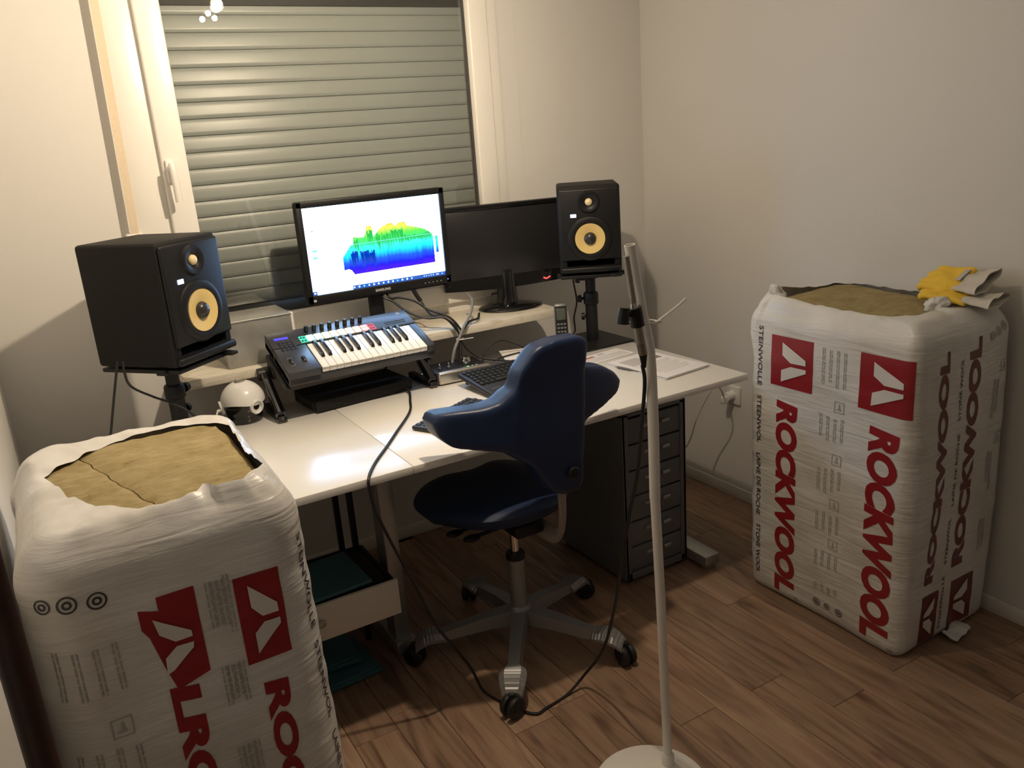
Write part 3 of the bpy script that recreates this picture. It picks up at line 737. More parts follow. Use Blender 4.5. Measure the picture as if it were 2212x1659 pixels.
build_chair()
# ------------------------------------------------------------------ studio monitors on stands
def build_speaker(loc, yaw, label, sc=1.0):
    """Front of the cabinet looks along local -y."""
    W, D, H = 0.226, 0.255, 0.316
    s = thing('studio_speaker', label, 'speaker', loc, yaw, 'pair of studio speakers'); s.scale = (sc, sc, sc)
    m = MB(); m.box((0, 0, H / 2), (W, D, H), 0.010, 3)
    cut = MB(); cut.box((0, -D / 2 + 0.055, 0.037), (W - 0.050, 0.170, 0.024), 0.004, 3)     # real slot port, 14 cm deep
    link('cabinet', carved(m, cut), 'black_matte', s)
    yf = -D / 2; FM = Matrix.Rotation(PI / 2, 4, 'X')
    def face(x, z, dy=0.0): return Matrix.Translation((x, yf + dy, z)) @ FM
    m = MB(); m.box((0, yf - 0.004, (0.050 + H - 0.0105) / 2), (W - 0.012, 0.012, H - 0.0605), 0.006, 3); bf = m.build('front_baffle', 'black', s)
    zw, zt = 0.128, 0.258
    m = MB(); m.lathe([(0.052, 0.008), (0.057, 0.016), (0.066, 0.018), (0.078, 0.014), (0.082, 0.008)], 48, face(0, zw)); m.build('woofer_surround', 'black', s)
    m = MB(); m.lathe([(0.0, 0.0105), (0.018, 0.0108), (0.030, 0.0125), (0.045, 0.0165), (0.0545, 0.0175), (0.0545, 0.008), (0.0, 0.008)], 48, face(0, zw)); wf = m.build('woofer_cone', 'cone', s, angle=50, label='yellow woofer cone')
    m = MB(); m.lathe([(0.0225, 0.010), (0.0225, 0.013), (0.019, 0.021), (0.012, 0.026), (0.0, 0.028)], 32, face(0, zw)); m.build('dust_cap', 'dustcap', wf, angle=60)
    m = MB(); m.lathe([(0.014, 0.009), (0.018, 0.013), (0.028, 0.017), (0.036, 0.017), (0.040, 0.010)], 40, face(0, zt)); m.build('tweeter_guide', 'black', s, angle=50)
    m = MB(); m.lathe([(0.0135, 0.0098), (0.0125, 0.015), (0.008, 0.019), (0.0, 0.0205)], 28, face(0, zt)); m.build('tweeter_dome', 'dome', s, angle=60, label='pale gold tweeter dome')
    m = MB(); m.box((-0.057, yf - 0.0115, 0.212), (0.021, 0.003, 0.012), 0.002); m.build('badge_light', 'led_white', s, label='lit white brand badge')
    # slot port below the woofer: dark mouth with a lip
    m = MB(); m.box((0, yf + 0.136, 0.037), (W - 0.056, 0.004, 0.022)); m.build('slot_port', 'black_matte', s)
    m = MB(); m.box((0, yf - 0.007, 0.014), (W - 0.006, 0.016, 0.020), 0.006, 3); m.build('port_lip', 'black', s)
    return s
def build_stand(px, py, zt, bx, by, label, yaw, tilt_knob=1):
    t = thing('speaker_stand', label, 'stand', (px, py, ZD), yaw, 'desktop speaker stands')
    q = rotz(-yaw); off = q @ Vector((bx - px, by - py, 0))
    m = MB(); m.box((off.x, off.y, 0.005), (0.242, 0.244, 0.010), 0.003, rot=q); m.build('base_plate', 'black', t)
    h = zt - ZD
    m = MB(); m.cyl((0, 0, 0.008), (0, 0, h * 0.62), 0.0235, n=28); m.build('lower_tube', 'black', t)
    m = MB(); m.lathe([(0.026, h * 0.52), (0.029, h * 0.53), (0.029, h * 0.66), (0.026, h * 0.68)], 28); m.build('clamp_collar', 'black', t)
    m = MB(); m.cyl((0, 0, h * 0.55), (0, 0, h - 0.02), 0.0195, n=24); m.lathe([(0.024, h * 0.86), (0.030, h * 0.88), (0.030, h * 0.95), (0.034, h - 0.018)], 24); m.build('upper_tube', 'black', t)
    for z, ln in ((h * 0.60, 0.052), (h * 0.86, 0.058), (h * 0.36, 0.040)):
        m = MB(); m.cyl((0.018 * tilt_knob, 0, z), (ln * tilt_knob * 0.8, -0.002, z), 0.006); m.cyl((ln * tilt_knob * 0.7, -0.002, z), (ln * tilt_knob, -0.002, z), 0.015, 0.013, 16); m.build('knob', 'black', t)
    m = MB(); m.box((0, 0, h - 0.010), (0.225, 0.275, 0.012), 0.003); m.box((0.085, -0.150, h - 0.006), (0.03, 0.040, 0.010), 0.003); m.build('top_plate', 'black', t)
    for s in (-1, 1):
        m = MB(); m.box((0.118 * s, -0.08, h - 0.010), (0.014, 0.03, 0.016), 0.003); m.build('edge_clip', 'black', t)
    return t
build_stand(0.288, 2.540, 1.012, 0.296, 2.53, 'black speaker stand at the left end of the desk, behind the socket ball', math.radians(40), 1)
build_speaker((0.290, 2.546, 1.013), math.radians(40.0), 'black studio speaker with yellow cone beside the galvanised metal box', 1.085)
build_stand(1.841, 2.603, 1.047, 1.833, 2.607, 'black speaker stand on the desk in front of the unlit computer screen', math.radians(-33), -1)
build_speaker((1.841, 2.600, 1.049), math.radians(-33.2), 'black studio speaker with yellow cone beside the unlit computer screen')

# ------------------------------------------------------------------ lit computer monitor on the sill
def build_lit_monitor():
    W, H, T = 0.545, 0.345, 0.035
    zb = 1.050
    m0 = thing('computer_monitor', 'lit black monitor showing a colourful spectrum graph on a white screen', 'monitor', (1.062, 2.80, 0.90), 0.0)
    z0 = zb - 0.90
    m = MB(); m.box((0, 0.0, z0 + H / 2), (W, T, H), 0.008, 3); m.box((0, 0.025, z0 + H / 2), (W * 0.7, 0.035, H * 0.6), 0.012, 3); m.build('casing', 'black_matte', m0)
    bz = [0.022, 0.030, 0.020, 0.020]                  # top, bottom, left, right bezel
    sx0, sx1, sz0, sz1 = -W / 2 + bz[2], W / 2 - bz[3], z0 + bz[1], z0 + H - bz[0]
    yf = -T / 2
    m = MB()
    for cx, cz, sx, sz in ((0, (sz1 + z0 + H) / 2, W, bz[0]), (0, z0 + bz[1] / 2, W, bz[1]), (-W / 2 + bz[2] / 2, z0 + H / 2, bz[2], H), (W / 2 - bz[3] / 2, z0 + H / 2, bz[3], H)):
        m.box((cx, yf - 0.003, cz), (sx, 0.010, sz), 0.003)
    m.build('bezel', 'black', m0)
    sw, sh = sx1 - sx0, sz1 - sz0
    scr = MB(); scr._add([(0, 0, 0), (sw, 0, 0), (sw, 0, sh), (0, 0, sh)], [(0, 1, 2, 3)])
    scr = scr.build('screen', 'screen_white', m0, angle=0); scr.location = (sx0, yf - 0.001, sz0)
    def flat(name, poly, mat, d):
        b = MB(); vs = [b.bm.verts.new((u * sw, 0, v * sh)) for u, v in poly]
        es = [b.bm.edges.new((vs[i], vs[(i + 1) % len(vs)])) for i in range(len(vs))]
        bmesh.ops.triangle_fill(b.bm, use_beauty=True, use_dissolve=False, edges=es)
        o = b.build(name, mat, scr, angle=0); o.location = (0, -d, 0); return o
    back = [(0.241, 0.237), (0.241, 0.389), (0.306, 0.521), (0.324, 0.521), (0.332, 0.619), (0.363, 0.599), (0.409, 0.598), (0.425, 0.651), (0.433, 0.719), (0.469, 0.721), (0.475, 0.694),
            (0.478, 0.589), (0.498, 0.619), (0.528, 0.675), (0.59, 0.72), (0.628, 0.726), (0.646, 0.683), (0.675, 0.717), (0.72, 0.722), (0.738, 0.67), (0.808, 0.638), (0.874, 0.598), (0.921, 0.538),
            (0.93, 0.495), (0.93, 0.176), (0.312, 0.174), (0.293, 0.227), (0.274, 0.245)]
    flat('spectrum_graph', back, 'waterfall', 0.0006)
    rnd = random.Random(5)
    def streaks(name, mat, spans, d):
        b = MB()
        for x0, x1, n, top, bot in spans:
            for i in range(n):
                x = x0 + (x1 - x0) * (i + rnd.random()) / n; wd = 0.003 + 0.004 * rnd.random(); zt = top - 0.05 * rnd.random(); zb_ = bot + (top - bot) * 0.5 * rnd.random()
                b._add([((x - wd) * sw, 0, zt * sh), ((x + wd) * sw, 0, zt * sh), ((x + wd * 1.6) * sw, 0, zb_ * sh)], [(0, 2, 1)])
        o = b.build(name, mat, scr, angle=0); o.location = (0, -d, 0); o['kind'] = 'stuff'
    streaks('spectrum_lines_green', 'screen_green', [(0.49, 0.60, 14, 0.62, 0.34), (0.60, 0.70, 14, 0.64, 0.40), (0.70, 0.92, 30, 0.57, 0.44), (0.33, 0.36, 4, 0.60, 0.35), (0.43, 0.47, 9, 0.68, 0.40)], 0.0009)
    streaks('spectrum_lines_blue', 'screen_dark', [(0.30, 0.35, 14, 0.45, 0.20), (0.37, 0.475, 30, 0.44, 0.19)], 0.0011)
    flat('spectrum_cursor', [(0.324, 0.521), (0.921, 0.531), (0.921, 0.538), (0.324, 0.529)], 'screen_cyan', 0.0013)
    flat('taskbar', [(0.286, 0.0), (1.0, 0.0), (1.0, 0.046), (0.286, 0.046)], 'screen_bar', 0.0006)
    flat('start_button', [(0.0, 0.0), (0.031, 0.0), (0.031, 0.043), (0.0, 0.043)], 'screen_bar', 0.0006)
    flat('start_mark', [(0.009, 0.012), (0.022, 0.012), (0.022, 0.031), (0.009, 0.031)], 'screen_icon', 0.0010)
    for i, u in enumerate([0.297, 0.333, 0.369, 0.406, 0.442, 0.477, 0.513, 0.55, 0.585, 0.621, 0.658, 0.695, 0.731, 0.83, 0.848, 0.868, 0.885, 0.903, 0.936, 0.974]):
        r = 0.0075 if i < 13 else 0.0045; k = 6 if i % 3 else 4
        rx, rz = (r, r * 1.75) if i != 18 else (0.016, 0.008)
        flat('taskbar_icon', [(u + rx * math.cos(2 * PI * (j + 0.5) / k), 0.023 + rz * math.sin(2 * PI * (j + 0.5) / k)) for j in range(k)], 'screen_cyan' if i in (2, 9) else 'screen_icon', 0.0010)
    flat('screen_mark', [(0.035, 0.745), (0.067, 0.742), (0.050, 0.722)], 'screen_pink', 0.0008)
    flat('screen_mark', [(0.030, 0.518), (0.072, 0.520), (0.070, 0.495), (0.040, 0.497)], 'screen_cyan', 0.0008)
    flat('screen_mark', [(0.033, 0.438), (0.070, 0.440), (0.068, 0.417), (0.036, 0.415)], 'screen_cyan', 0.0008)
    flat('colour_scale', [(0.945, 0.505), (0.966, 0.501), (0.966, 0.295), (0.944, 0.295)], 'waterfall', 0.0008)
    b = MB()
    me = text_mesh('SAMSUNG', 0.0125, 0.0004, 0, 'CENTER'); o = link('brand_lettering', me, 'logo_silver', m0, angle=0); o.location = (0, yf - 0.0086, z0 + 0.010); o.rotation_euler = (PI / 2, 0, 0)
    for i in range(5):
        b.box((0.165 + i * 0.016, yf - 0.008, z0 + 0.012), (0.005, 0.002, 0.002))
    b.build('button_marks', 'logo_silver', m0)
    MB().box((0.258, yf - 0.0085, z0 + 0.014), (0.004, 0.002, 0.003)).build('power_light', 'led_blue', m0)
    MB().box((-0.250, yf - 0.0085, z0 + 0.012), (0.010, 0.001, 0.008), 0.0003).build('sticker', 'logo_silver', m0)
    m = MB(); m.box((-0.01, 0.035, 0.14), (0.055, 0.022, 0.27), 0.006, 3); m.build('neck', 'black', m0)
    m = MB(); m.lathe([(0.10, 0.0), (0.102, 0.004), (0.098, 0.010), (0.03, 0.016), (0.0, 0.016)], 40, Matrix.Translation((0, 0.03, 0)), 1.1, 0.95); m.build('foot', 'black_gloss', m0)
build_lit_monitor()

def build_dark_monitor():
    W, H = 0.515, 0.325
    yaw = math.radians(-12)
    c = Vector((1.615, 2.853)); zs = 0.90
    m0 = thing('computer_monitor', 'unlit glossy black monitor on a round foot on the window sill', 'monitor', (c.x, c.y, zs), yaw)
    z0 = 0.985 - zs; T = 0.028
    m = MB()
    # casing with a bottom edge that bows down at the middle
    n = 16; low = [(-W / 2 + W * i / n, z0 + 0.004 - 0.010 * (1 - (2 * i / n - 1) ** 2)) for i in range(n + 1)]
    m.prism(low + [(W / 2, z0 + H - 0.005), (W / 2 - 0.005, z0 + H), (-W / 2 + 0.005, z0 + H), (-W / 2, z0 + H - 0.005)], -T / 2, T / 2)
    m.box((0, 0.020, z0 + H * 0.5), (W * 0.66, 0.03, H * 0.55), 0.010, 3); m.build('casing', 'black_gloss', m0, angle=30)
    yf = -T / 2
    m = MB(); m.box((0, yf - 0.0005, z0 + 0.045 + (H - 0.065) / 2), (W - 0.044, 0.003, H - 0.068), 0.0008); m.build('screen', 'screen_off', m0)
    m = MB(); m.box((0, yf - 0.002, z0 + H - 0.010), (W - 0.004, 0.008, 0.018), 0.004, 3); m.build('top_bezel', 'black_gloss', m0)
    m = MB(); m.lathe([(0.0075, 0.0), (0.0075, 0.001), (0.0, 0.001)], 24, Matrix.Translation((-0.014, yf - 0.0006, z0 + 0.020)) @ Matrix.Rotation(PI / 2, 4, 'X')); m.build('brand_disc', 'logo_silver', m0)
    o = link('brand_lettering', text_mesh('LG', 0.0145, 0.0006), 'logo_silver', m0, angle=0); o.location = (-0.003, yf - 0.0012, z0 + 0.015); o.rotation_euler = (PI / 2, 0, 0)
    m = MB(); m.tube([(0.150, yf - 0.002, z0 + 0.016), (0.162, yf - 0.002, z0 + 0.011), (0.178, yf - 0.002, z0 + 0.018)], 0.0025, 8); m.build('power_light', 'led_red', m0, label='red power light')
    m = MB(); m.tube([(0, 0.012, 0.01), (0, 0.012, 0.05), (0, 0.012, z0 + 0.06)], [0.046, 0.036], 20); m.build('neck', 'black_gloss', m0, angle=50)
    m = MB(); m.lathe([(0.128, 0.0), (0.131, 0.004), (0.126, 0.010), (0.06, 0.020), (0.0, 0.021)], 48, Matrix.Translation((0.0, -0.022, 0)), 1.0, 0.74); m.build('foot', 'black_gloss', m0, angle=50)
build_dark_monitor()

# ------------------------------------------------------------------ galvanised box on the sill
def build_metal_box():
    b = thing('metal_box', 'galvanised sheet metal box on the left end of the window sill', 'box', (0.592, 2.800, 0.90), 0.0)
    W, D, H = 0.222, 0.190, 0.150
    m = MB(); m.box((0, 0, H / 2), (W, D, H - 0.001), 0.0015); m.build('body', 'steel', b)
    m = MB(); m.box((0, 0, H - 0.002), (W + 0.004, D + 0.004, 0.006), 0.001); m.build('lid', 'steel', b)
    m = MB(); m.cyl((-W / 2 - 0.002, -D / 2 - 0.002, H - 0.0005), (W / 2 + 0.002, -D / 2 - 0.002, H - 0.0005), 0.0018, n=14); m.build('lid_rim', 'steel', b)
build_metal_box()

# ------------------------------------------------------------------ socket ball
def build_socket_ball():
    b = thing('socket_ball', 'round white and black power socket ball on the desk', 'power socket', (0.486, 2.60, ZD), 0.0)
    r = 0.066; zc = 0.064
    prof = [(0.050, 0.0), (0.053, 0.004), (0.054, 0.020)] + [(r * math.cos(t), zc + r * math.sin(t)) for t in [math.radians(-30 + 4 * i) for i in range(9)]]
    m = MB(); m.lathe(prof, 48); m.build('black_base', 'ball_black', b, angle=60)
    # white cap whose lower rim dips at the sockets
    n, kk = 72, 16; vs, fs = [], []
    for i in range(n):
        a = 2 * PI * i / n
        low = math.radians(3 - 7 * abs(math.cos(1.5 * (a + 1.15))) ** 2)
        for k in range(kk + 1):
            t = low + (math.radians(84) - low) * k / kk; R = r + 0.0025
            vs.append((R * math.cos(t) * math.cos(a), R * math.cos(t) * math.sin(a), zc + R * math.sin(t) * 0.97))
    for i in range(n):
        for k in range(kk): fs.append((i * (kk + 1) + k, ((i + 1) % n) * (kk + 1) + k, ((i + 1) % n) * (kk + 1) + k + 1, i * (kk + 1) + k + 1))
    m = MB(); m._add(vs, fs); m.build('white_cap', 'ball_white', b, angle=60)
    m = MB(); m.lathe([(0.0, 0.130), (0.016, 0.130), (0.018, 0.1325), (0.014, 0.1325), (0.012, 0.131), (0.0, 0.131)], 28); m.build('top_button', 'chrome', b)
    for a in (-1.15, -3.24, 0.94):
        d = Vector((math.cos(a), math.sin(a), -0.16)).normalized(); q = d.to_track_quat('Z', 'Y').to_matrix().to_4x4()
        mt = Matrix.Translation(Vector((0, 0, zc)) + d * (r - 0.006)) @ q
        m = MB(); m.lathe([(0.023, 0.0), (0.023, 0.011), (0.0195, 0.012), (0.0190, 0.005), (0.0, 0.005)], 32, mt); so = m.build('socket', 'ball_white', b)
        m = MB()
        for s in (-1, 1): m.cyl(mt @ Vector((0.0085 * s, 0, 0.004)), mt @ Vector((0.0085 * s, 0, 0.0056)), 0.0026, n=12)
        m.build('pin_hole', 'ball_black', so)
    m = MB(); m.tube([(-0.062, -0.006, 0.052), (-0.082, -0.010, 0.050), (-0.094, -0.050, 0.03), (-0.075, -0.120, 0.012), (-0.055, -0.20, 0.003), (-0.06, -0.26, 0.003)], 0.0028, 8); m.cyl((-0.060, -0.006, 0.053), (-0.084, -0.010, 0.050), 0.0065, 0.0045)
    m.build('white_lead', 'cable_white', b)
build_socket_ball()

# ------------------------------------------------------------------ keyboard stand, black box, synth keyboard
def build_synth():
    # stand legs
    st = thing('keyboard_stand', 'black folding stand with two sloping legs under the music keyboard', 'stand', (0.835, 2.56, ZD))
    for x, nm in ((0.572 - 0.835, 'l'), (1.092 - 0.835, 'r')):
        m = MB(); m.box((x, -0.065, 0.008), (0.030, 0.03, 0.016), 0.005, 3); m.build('front_foot', 'black_gloss', st)
        m = MB(); q = rotx(math.radians(38))
        p0, p1 = Vector((x, -0.068, 0.022)), Vector((x, 0.085, 0.128)); L = (p1 - p0).length; a = math.atan2(p1.z - p0.z, p1.y - p0.y)
        m.box((p0 + p1) / 2, (0.028, L, 0.030), 0.006, 3, rot=rotx(a)); m.build('leg', 'black_gloss', st)
        m = MB(); m.box((x, 0.02, 0.010), (0.026, 0.19, 0.020), 0.005, 3); m.build('floor_bar', 'black', st)
        m = MB(); m.box((x + (0.024 if x < 0 else -0.024), -0.01, 0.1405), (0.014, 0.22, 0.018), 0.004, rot=rotx(math.radians(19))); m.build('cradle_arm', 'black', st)
        m = MB(); m.box((x + (0.024 if x < 0 else -0.024), 0.072, 0.137), (0.012, 0.050, 0.058), 0.006, 3); m.build('support_bracket', 'black', st)
        m = MB(); m.cyl((x - 0.018, 0.085, 0.125), (x + 0.018, 0.085, 0.125), 0.020, n=20); m.build('hinge', 'black', st)
    m = MB(); m.cyl((-0.262, 0.085, 0.125), (0.256, 0.085, 0.125), 0.011, n=16); m.build('cross_tube', 'black', st)
    # flat black box under it
    bx = thing('black_box', 'flat matt black electronics box on the desk under the music keyboard', 'box', (0.848, 2.600, ZD + 0.001), math.radians(5))
    m = MB(); m.box((0, 0, 0.021), (0.345, 0.19, 0.038), 0.004, 3); m.build('case', 'black_matte', bx)
    for sx in (-1, 1):
        for sy in (-1, 1): MB().cyl((sx * 0.14, sy * 0.07, 0), (sx * 0.14, sy * 0.07, 0.003), 0.01).build('rubber_foot', 'rubber', bx)
    m = MB(); m.box((-0.174, -0.02, 0.02), (0.008, 0.12, 0.028), 0.003); m.build('side_connector', 'black', bx)
    # synth
    tilt = math.radians(19.0)
    k = thing('music_keyboard', 'black music keyboard with white keys and lit colour pads in front of the monitor', 'keyboard', (0.838, 2.442, 0.8735))
    k.rotation_euler = (tilt, 0, 0)
    X0, X1, Dp, T = -0.240, 0.248, 0.250, 0.050
    kx0, kx1 = -0.136, 0.219; kd = 0.150; wk = (kx1 - kx0) / 15.0
    m = MB(); top = T
    m.box(((X0 + X1) / 2, Dp / 2, T / 2 - 0.010), (X1 - X0, Dp, T - 0.020), 0.004)
    m.box(((X0 + kx0) / 2 - 0.001, kd / 2, T * 0.5 + 0.002), (kx0 - X0 - 0.002, kd, T - 0.004), 0.003)
    m.box(((X1 + kx1) / 2 + 0.001, kd / 2, T * 0.5 + 0.002), (X1 - kx1 - 0.002, kd, T - 0.004), 0.003)
    m.box(((X0 + X1) / 2, (kd + Dp) / 2 + 0.002, T * 0.5 + 0.002), (X1 - X0, Dp - kd - 0.004, T - 0.004), 0.003)
    m.build('body', 'synth', k)
    for i in range(15):
        xw = kx0 + wk * (i + 0.5)
        m = MB(); m.box((xw, kd / 2 - 0.004, top - 0.004), (wk - 0.0012, kd - 0.003, 0.010), 0.0012); m.box((xw, 0.0005, top - 0.009), (wk - 0.0012, 0.006, 0.016), 0.001)
        m.build('white_key', 'key_white', k)
        if i % 7 in (0, 1, 3, 4, 5) and i < 14:
            xb = kx0 + wk * (i + 1)
            m = MB(); ws, b0, b1 = 0.0058, 0.056, 0.146
            z0, z1 = top + 0.001, top + 0.0125
            m._add([(xb - ws, b0 - 0.004, z0), (xb + ws, b0 - 0.004, z0), (xb + ws, b1, z0), (xb - ws, b1, z0), (xb - ws * .82, b0 + 0.006, z1), (xb + ws * .82, b0 + 0.006, z1), (xb + ws * .82, b1, z1), (xb - ws * .82, b1, z1)],
                   [(0, 3, 2, 1), (4, 5, 6, 7), (0, 1, 5, 4), (1, 2, 6, 5), (2, 3, 7, 6), (3, 0, 4, 7)])
            bmesh.ops.bevel(m.bm, geom=list(m.bm.edges), offset=0.0008, segments=1, affect='EDGES'); m.build('black_key', 'key_black', k)
    # pads
    px0, ps = -0.112, 0.0265
    ramp = [(0.35, 1.0, 0.55), (0.6, 1.0, 0.45), (0.9, 1.0, 0.40), (1.0, 0.95, 0.42), (1.0, 0.80, 0.36), (1.0, 0.62, 0.32), (1.0, 0.42, 0.26), (1.0, 0.22, 0.20)]
    for i in range(8):
        mt = emission('pad_glow_%d' % i, ramp[i], 3.2)
        for j in range(2):
            m = MB(); m.box((px0 + ps * i, 0.168 + 0.0190 * j, T + 0.0015), (0.0235, 0.0165, 0.004), 0.0025, 3); m.build('pad', mt, k)
    for x, mat, col in ((px0 - 0.024, 'g', (0.05, 1.0, 0.55)), (px0 + ps * 7 + 0.024, 'r', (1.0, 0.08, 0.10))):
        mt = emission('button_ring_' + mat, col, 1.3)
        for j in range(2):
            m = MB(); z = T + 0.0008; y = 0.168 + 0.019 * j
            for cx_, cy_, sx, sy in ((0, 0.0080, 0.021, 0.002), (0, -0.0080, 0.021, 0.002), (0.0095, 0, 0.002, 0.018), (-0.0095, 0, 0.002, 0.018), (0, 0, 0.004, 0.003)):
                m.box((x + cx_, y + cy_, z), (sx, sy, 0.002))
            m.build('lit_button', mt, k)
    for i in range(8):
        m = MB(); m.lathe([(0.0072, T), (0.0068, T + 0.019), (0.0055, T + 0.021), (0.0, T + 0.021)], 16, Matrix.Translation((px0 + ps * i, 0.222, 0))); m.build('knob', 'black', k)
    m = MB(); m.box((-0.200, 0.205, T), (0.044, 0.013, 0.002), 0.0006); m.build('display', 'lcd_blue', k)
    for i in range(4):
        for j in range(4):
            m = MB(); m.box((-0.214 + 0.0135 * i, 0.135 + 0.015 * j, T), (0.010, 0.009, 0.003), 0.001); m.build('button', 'black', k)
    for i in range(6):
        for j in range(2):
            m = MB(); m.box((0.152 + 0.0125 * i, 0.176 + 0.012 * j, T), (0.010, 0.007, 0.003), 0.001); m.build('button', 'keycap_grey', k)
    m = MB(); m.lathe([(0.0065, T), (0.0065, T + 0.0006), (0.0052, T + 0.0006), (0.0052, T)], 20, Matrix.Translation((0.215, 0.232, 0))); m.build('brand_ring', 'logo_silver', k)
    for x in (-0.212, -0.172):
        m = MB(); m.box((x, 0.062, T - 0.0005), (0.016, 0.050, 0.002), 0.0008); m.build('wheel_slot', 'rubber', k)
        m = MB(); m.lathe([(0.018, -0.005), (0.020, -0.003), (0.020, 0.003), (0.018, 0.005)], 24, Matrix.Translation((x, 0.062, T - 0.010)) @ Matrix.Rotation(PI / 2, 4, 'Y')); m.build('mod_wheel', 'black', k)
build_synth()

# ------------------------------------------------------------------ audio interface, keyboards, papers, phone
def build_interface():
    o = thing('audio_interface', 'low silver and black audio interface with a metal knob on the desk', 'audio interface', (1.215, 2.545, ZD + 0.001), math.radians(-4))
    m = MB(); m.box((0, -0.058, 0.024), (0.200, 0.026, 0.044), 0.010, 4); m.build('front_bar', 'satin_nickel', o, label='rounded silver front bar')
    m = MB(); m.box((0, 0.02, 0.020), (0.196, 0.140, 0.038), 0.004); m.build('body', 'black', o)
    m = MB(); m.lathe([(0.019, 0.039), (0.020, 0.045), (0.018, 0.062), (0.016, 0.065), (0.0, 0.065)], 32, Matrix.Translation((0.035, 0.01, 0))); m.build('volume_knob', 'chrome', o)
    for x, y in ((-0.072, -0.015), (-0.038, -0.015)):
        m = MB(); m.lathe([(0.0055, 0.039), (0.0055, 0.049), (0.0035, 0.050), (0.0045, 0.056), (0.003, 0.062), (0.0, 0.063)], 16, Matrix.Translation((x, y, 0))); m.build('toggle', 'chrome', o)
    for i, (x, mt) in enumerate(((0.028, 'led_green'), (0.045, 'ball_white'), (0.060, 'ball_white'))):
        MB().box((x, -0.030, 0.0395), (0.008, 0.005, 0.002), 0.0006).build('button_light', mt, o)
build_interface()

def build_computer_keyboards():
    a = math.radians(27)
    k = thing('computer_keyboard', 'black computer keyboard with square keys, propped up behind the chair back', 'keyboard', (1.315, 2.330, ZD + 0.0165), math.radians(0))
    k.rotation_euler = (math.radians(7), 0, math.radians(4))
    W, D = 0.300, 0.235
    m = MB(); m.box((0, 0.0, 0.009), (W, D, 0.016), 0.005, 3); m.build('body', 'kb_body', k)
    proto = None; rnd = random.Random(2)
    for r in range(6):
        n = 14; off = (0, 0.004, 0.008, 0.003, 0, 0)[r]
        y = 0.098 - r * 0.0215
        for i in range(n):
            if r == 5 and 3 <= i <= 8:
                if i == 3:
                    m = MB(); m.box((0, 0, 0.0035), (0.115, 0.018, 0.007), 0.003, 2); m.build('space_bar', 'keycap', k, loc=(-W / 2 + 0.020 + 0.0200 * 5.5, y, 0.0165))
                continue
            if proto is None:
                m = MB(); m.box((0, 0, 0.0035), (0.0178, 0.0185, 0.007), 0.003, 2, taper=(0.85, 0.85)); proto = m.build('key_cap', 'keycap', k); c = proto
            else: c = share(proto, k)
            c.location = (-W / 2 + 0.020 + 0.0200 * i + off * 0.4, y, 0.0165)
    o = link('brand_lettering', text_mesh('lenovo', 0.012, 0.0003), 'phone_key', k, angle=0); o.location = (-0.125, -0.062, 0.0176)
    m = MB(); pass
    for sx in (-0.11, 0.11):
        m = MB(); m.box((sx, 0.100, -0.012), (0.03, 0.012, 0.024), 0.003); m.build('tilt_foot', 'black', k)
    # small keyboard with round keys and yellow accents
    k = thing('small_keyboard', 'small dark keyboard with round keys and yellow ones at a corner, by the desk edge', 'keyboard', (1.010, 2.150, ZD + 0.001), math.radians(27))
    W, D = 0.285, 0.125
    m = MB(); m.box((0, 0, 0.007), (W, D, 0.013), 0.006, 4); m.build('body', 'kb_body', k)
    proto = {}
    for r in range(5):
        for i in range(13):
            x = -W / 2 + 0.018 + 0.0208 * i + (0.004 * (r % 2)); y = D / 2 - 0.015 - 0.0225 * r
            mat = 'keycap_yellow' if (r == 3 and i in (0, 1)) else 'keycap_grey'
            if mat not in proto:
                m = MB(); m.lathe([(0.0090, 0.0), (0.0088, 0.002), (0.0070, 0.0032), (0.0, 0.0026)], 14); proto[mat] = m.build('key_cap', mat, k); c = proto[mat]
            else: c = share(proto[mat], k)
            c.location = (x, y, 0.0134)
    m = MB(); m.box((-0.02, D / 2 - 0.0045, 0.0137), (0.03, 0.003, 0.001)); m.build('brand_mark', 'logo_silver', k)
build_computer_keyboards()

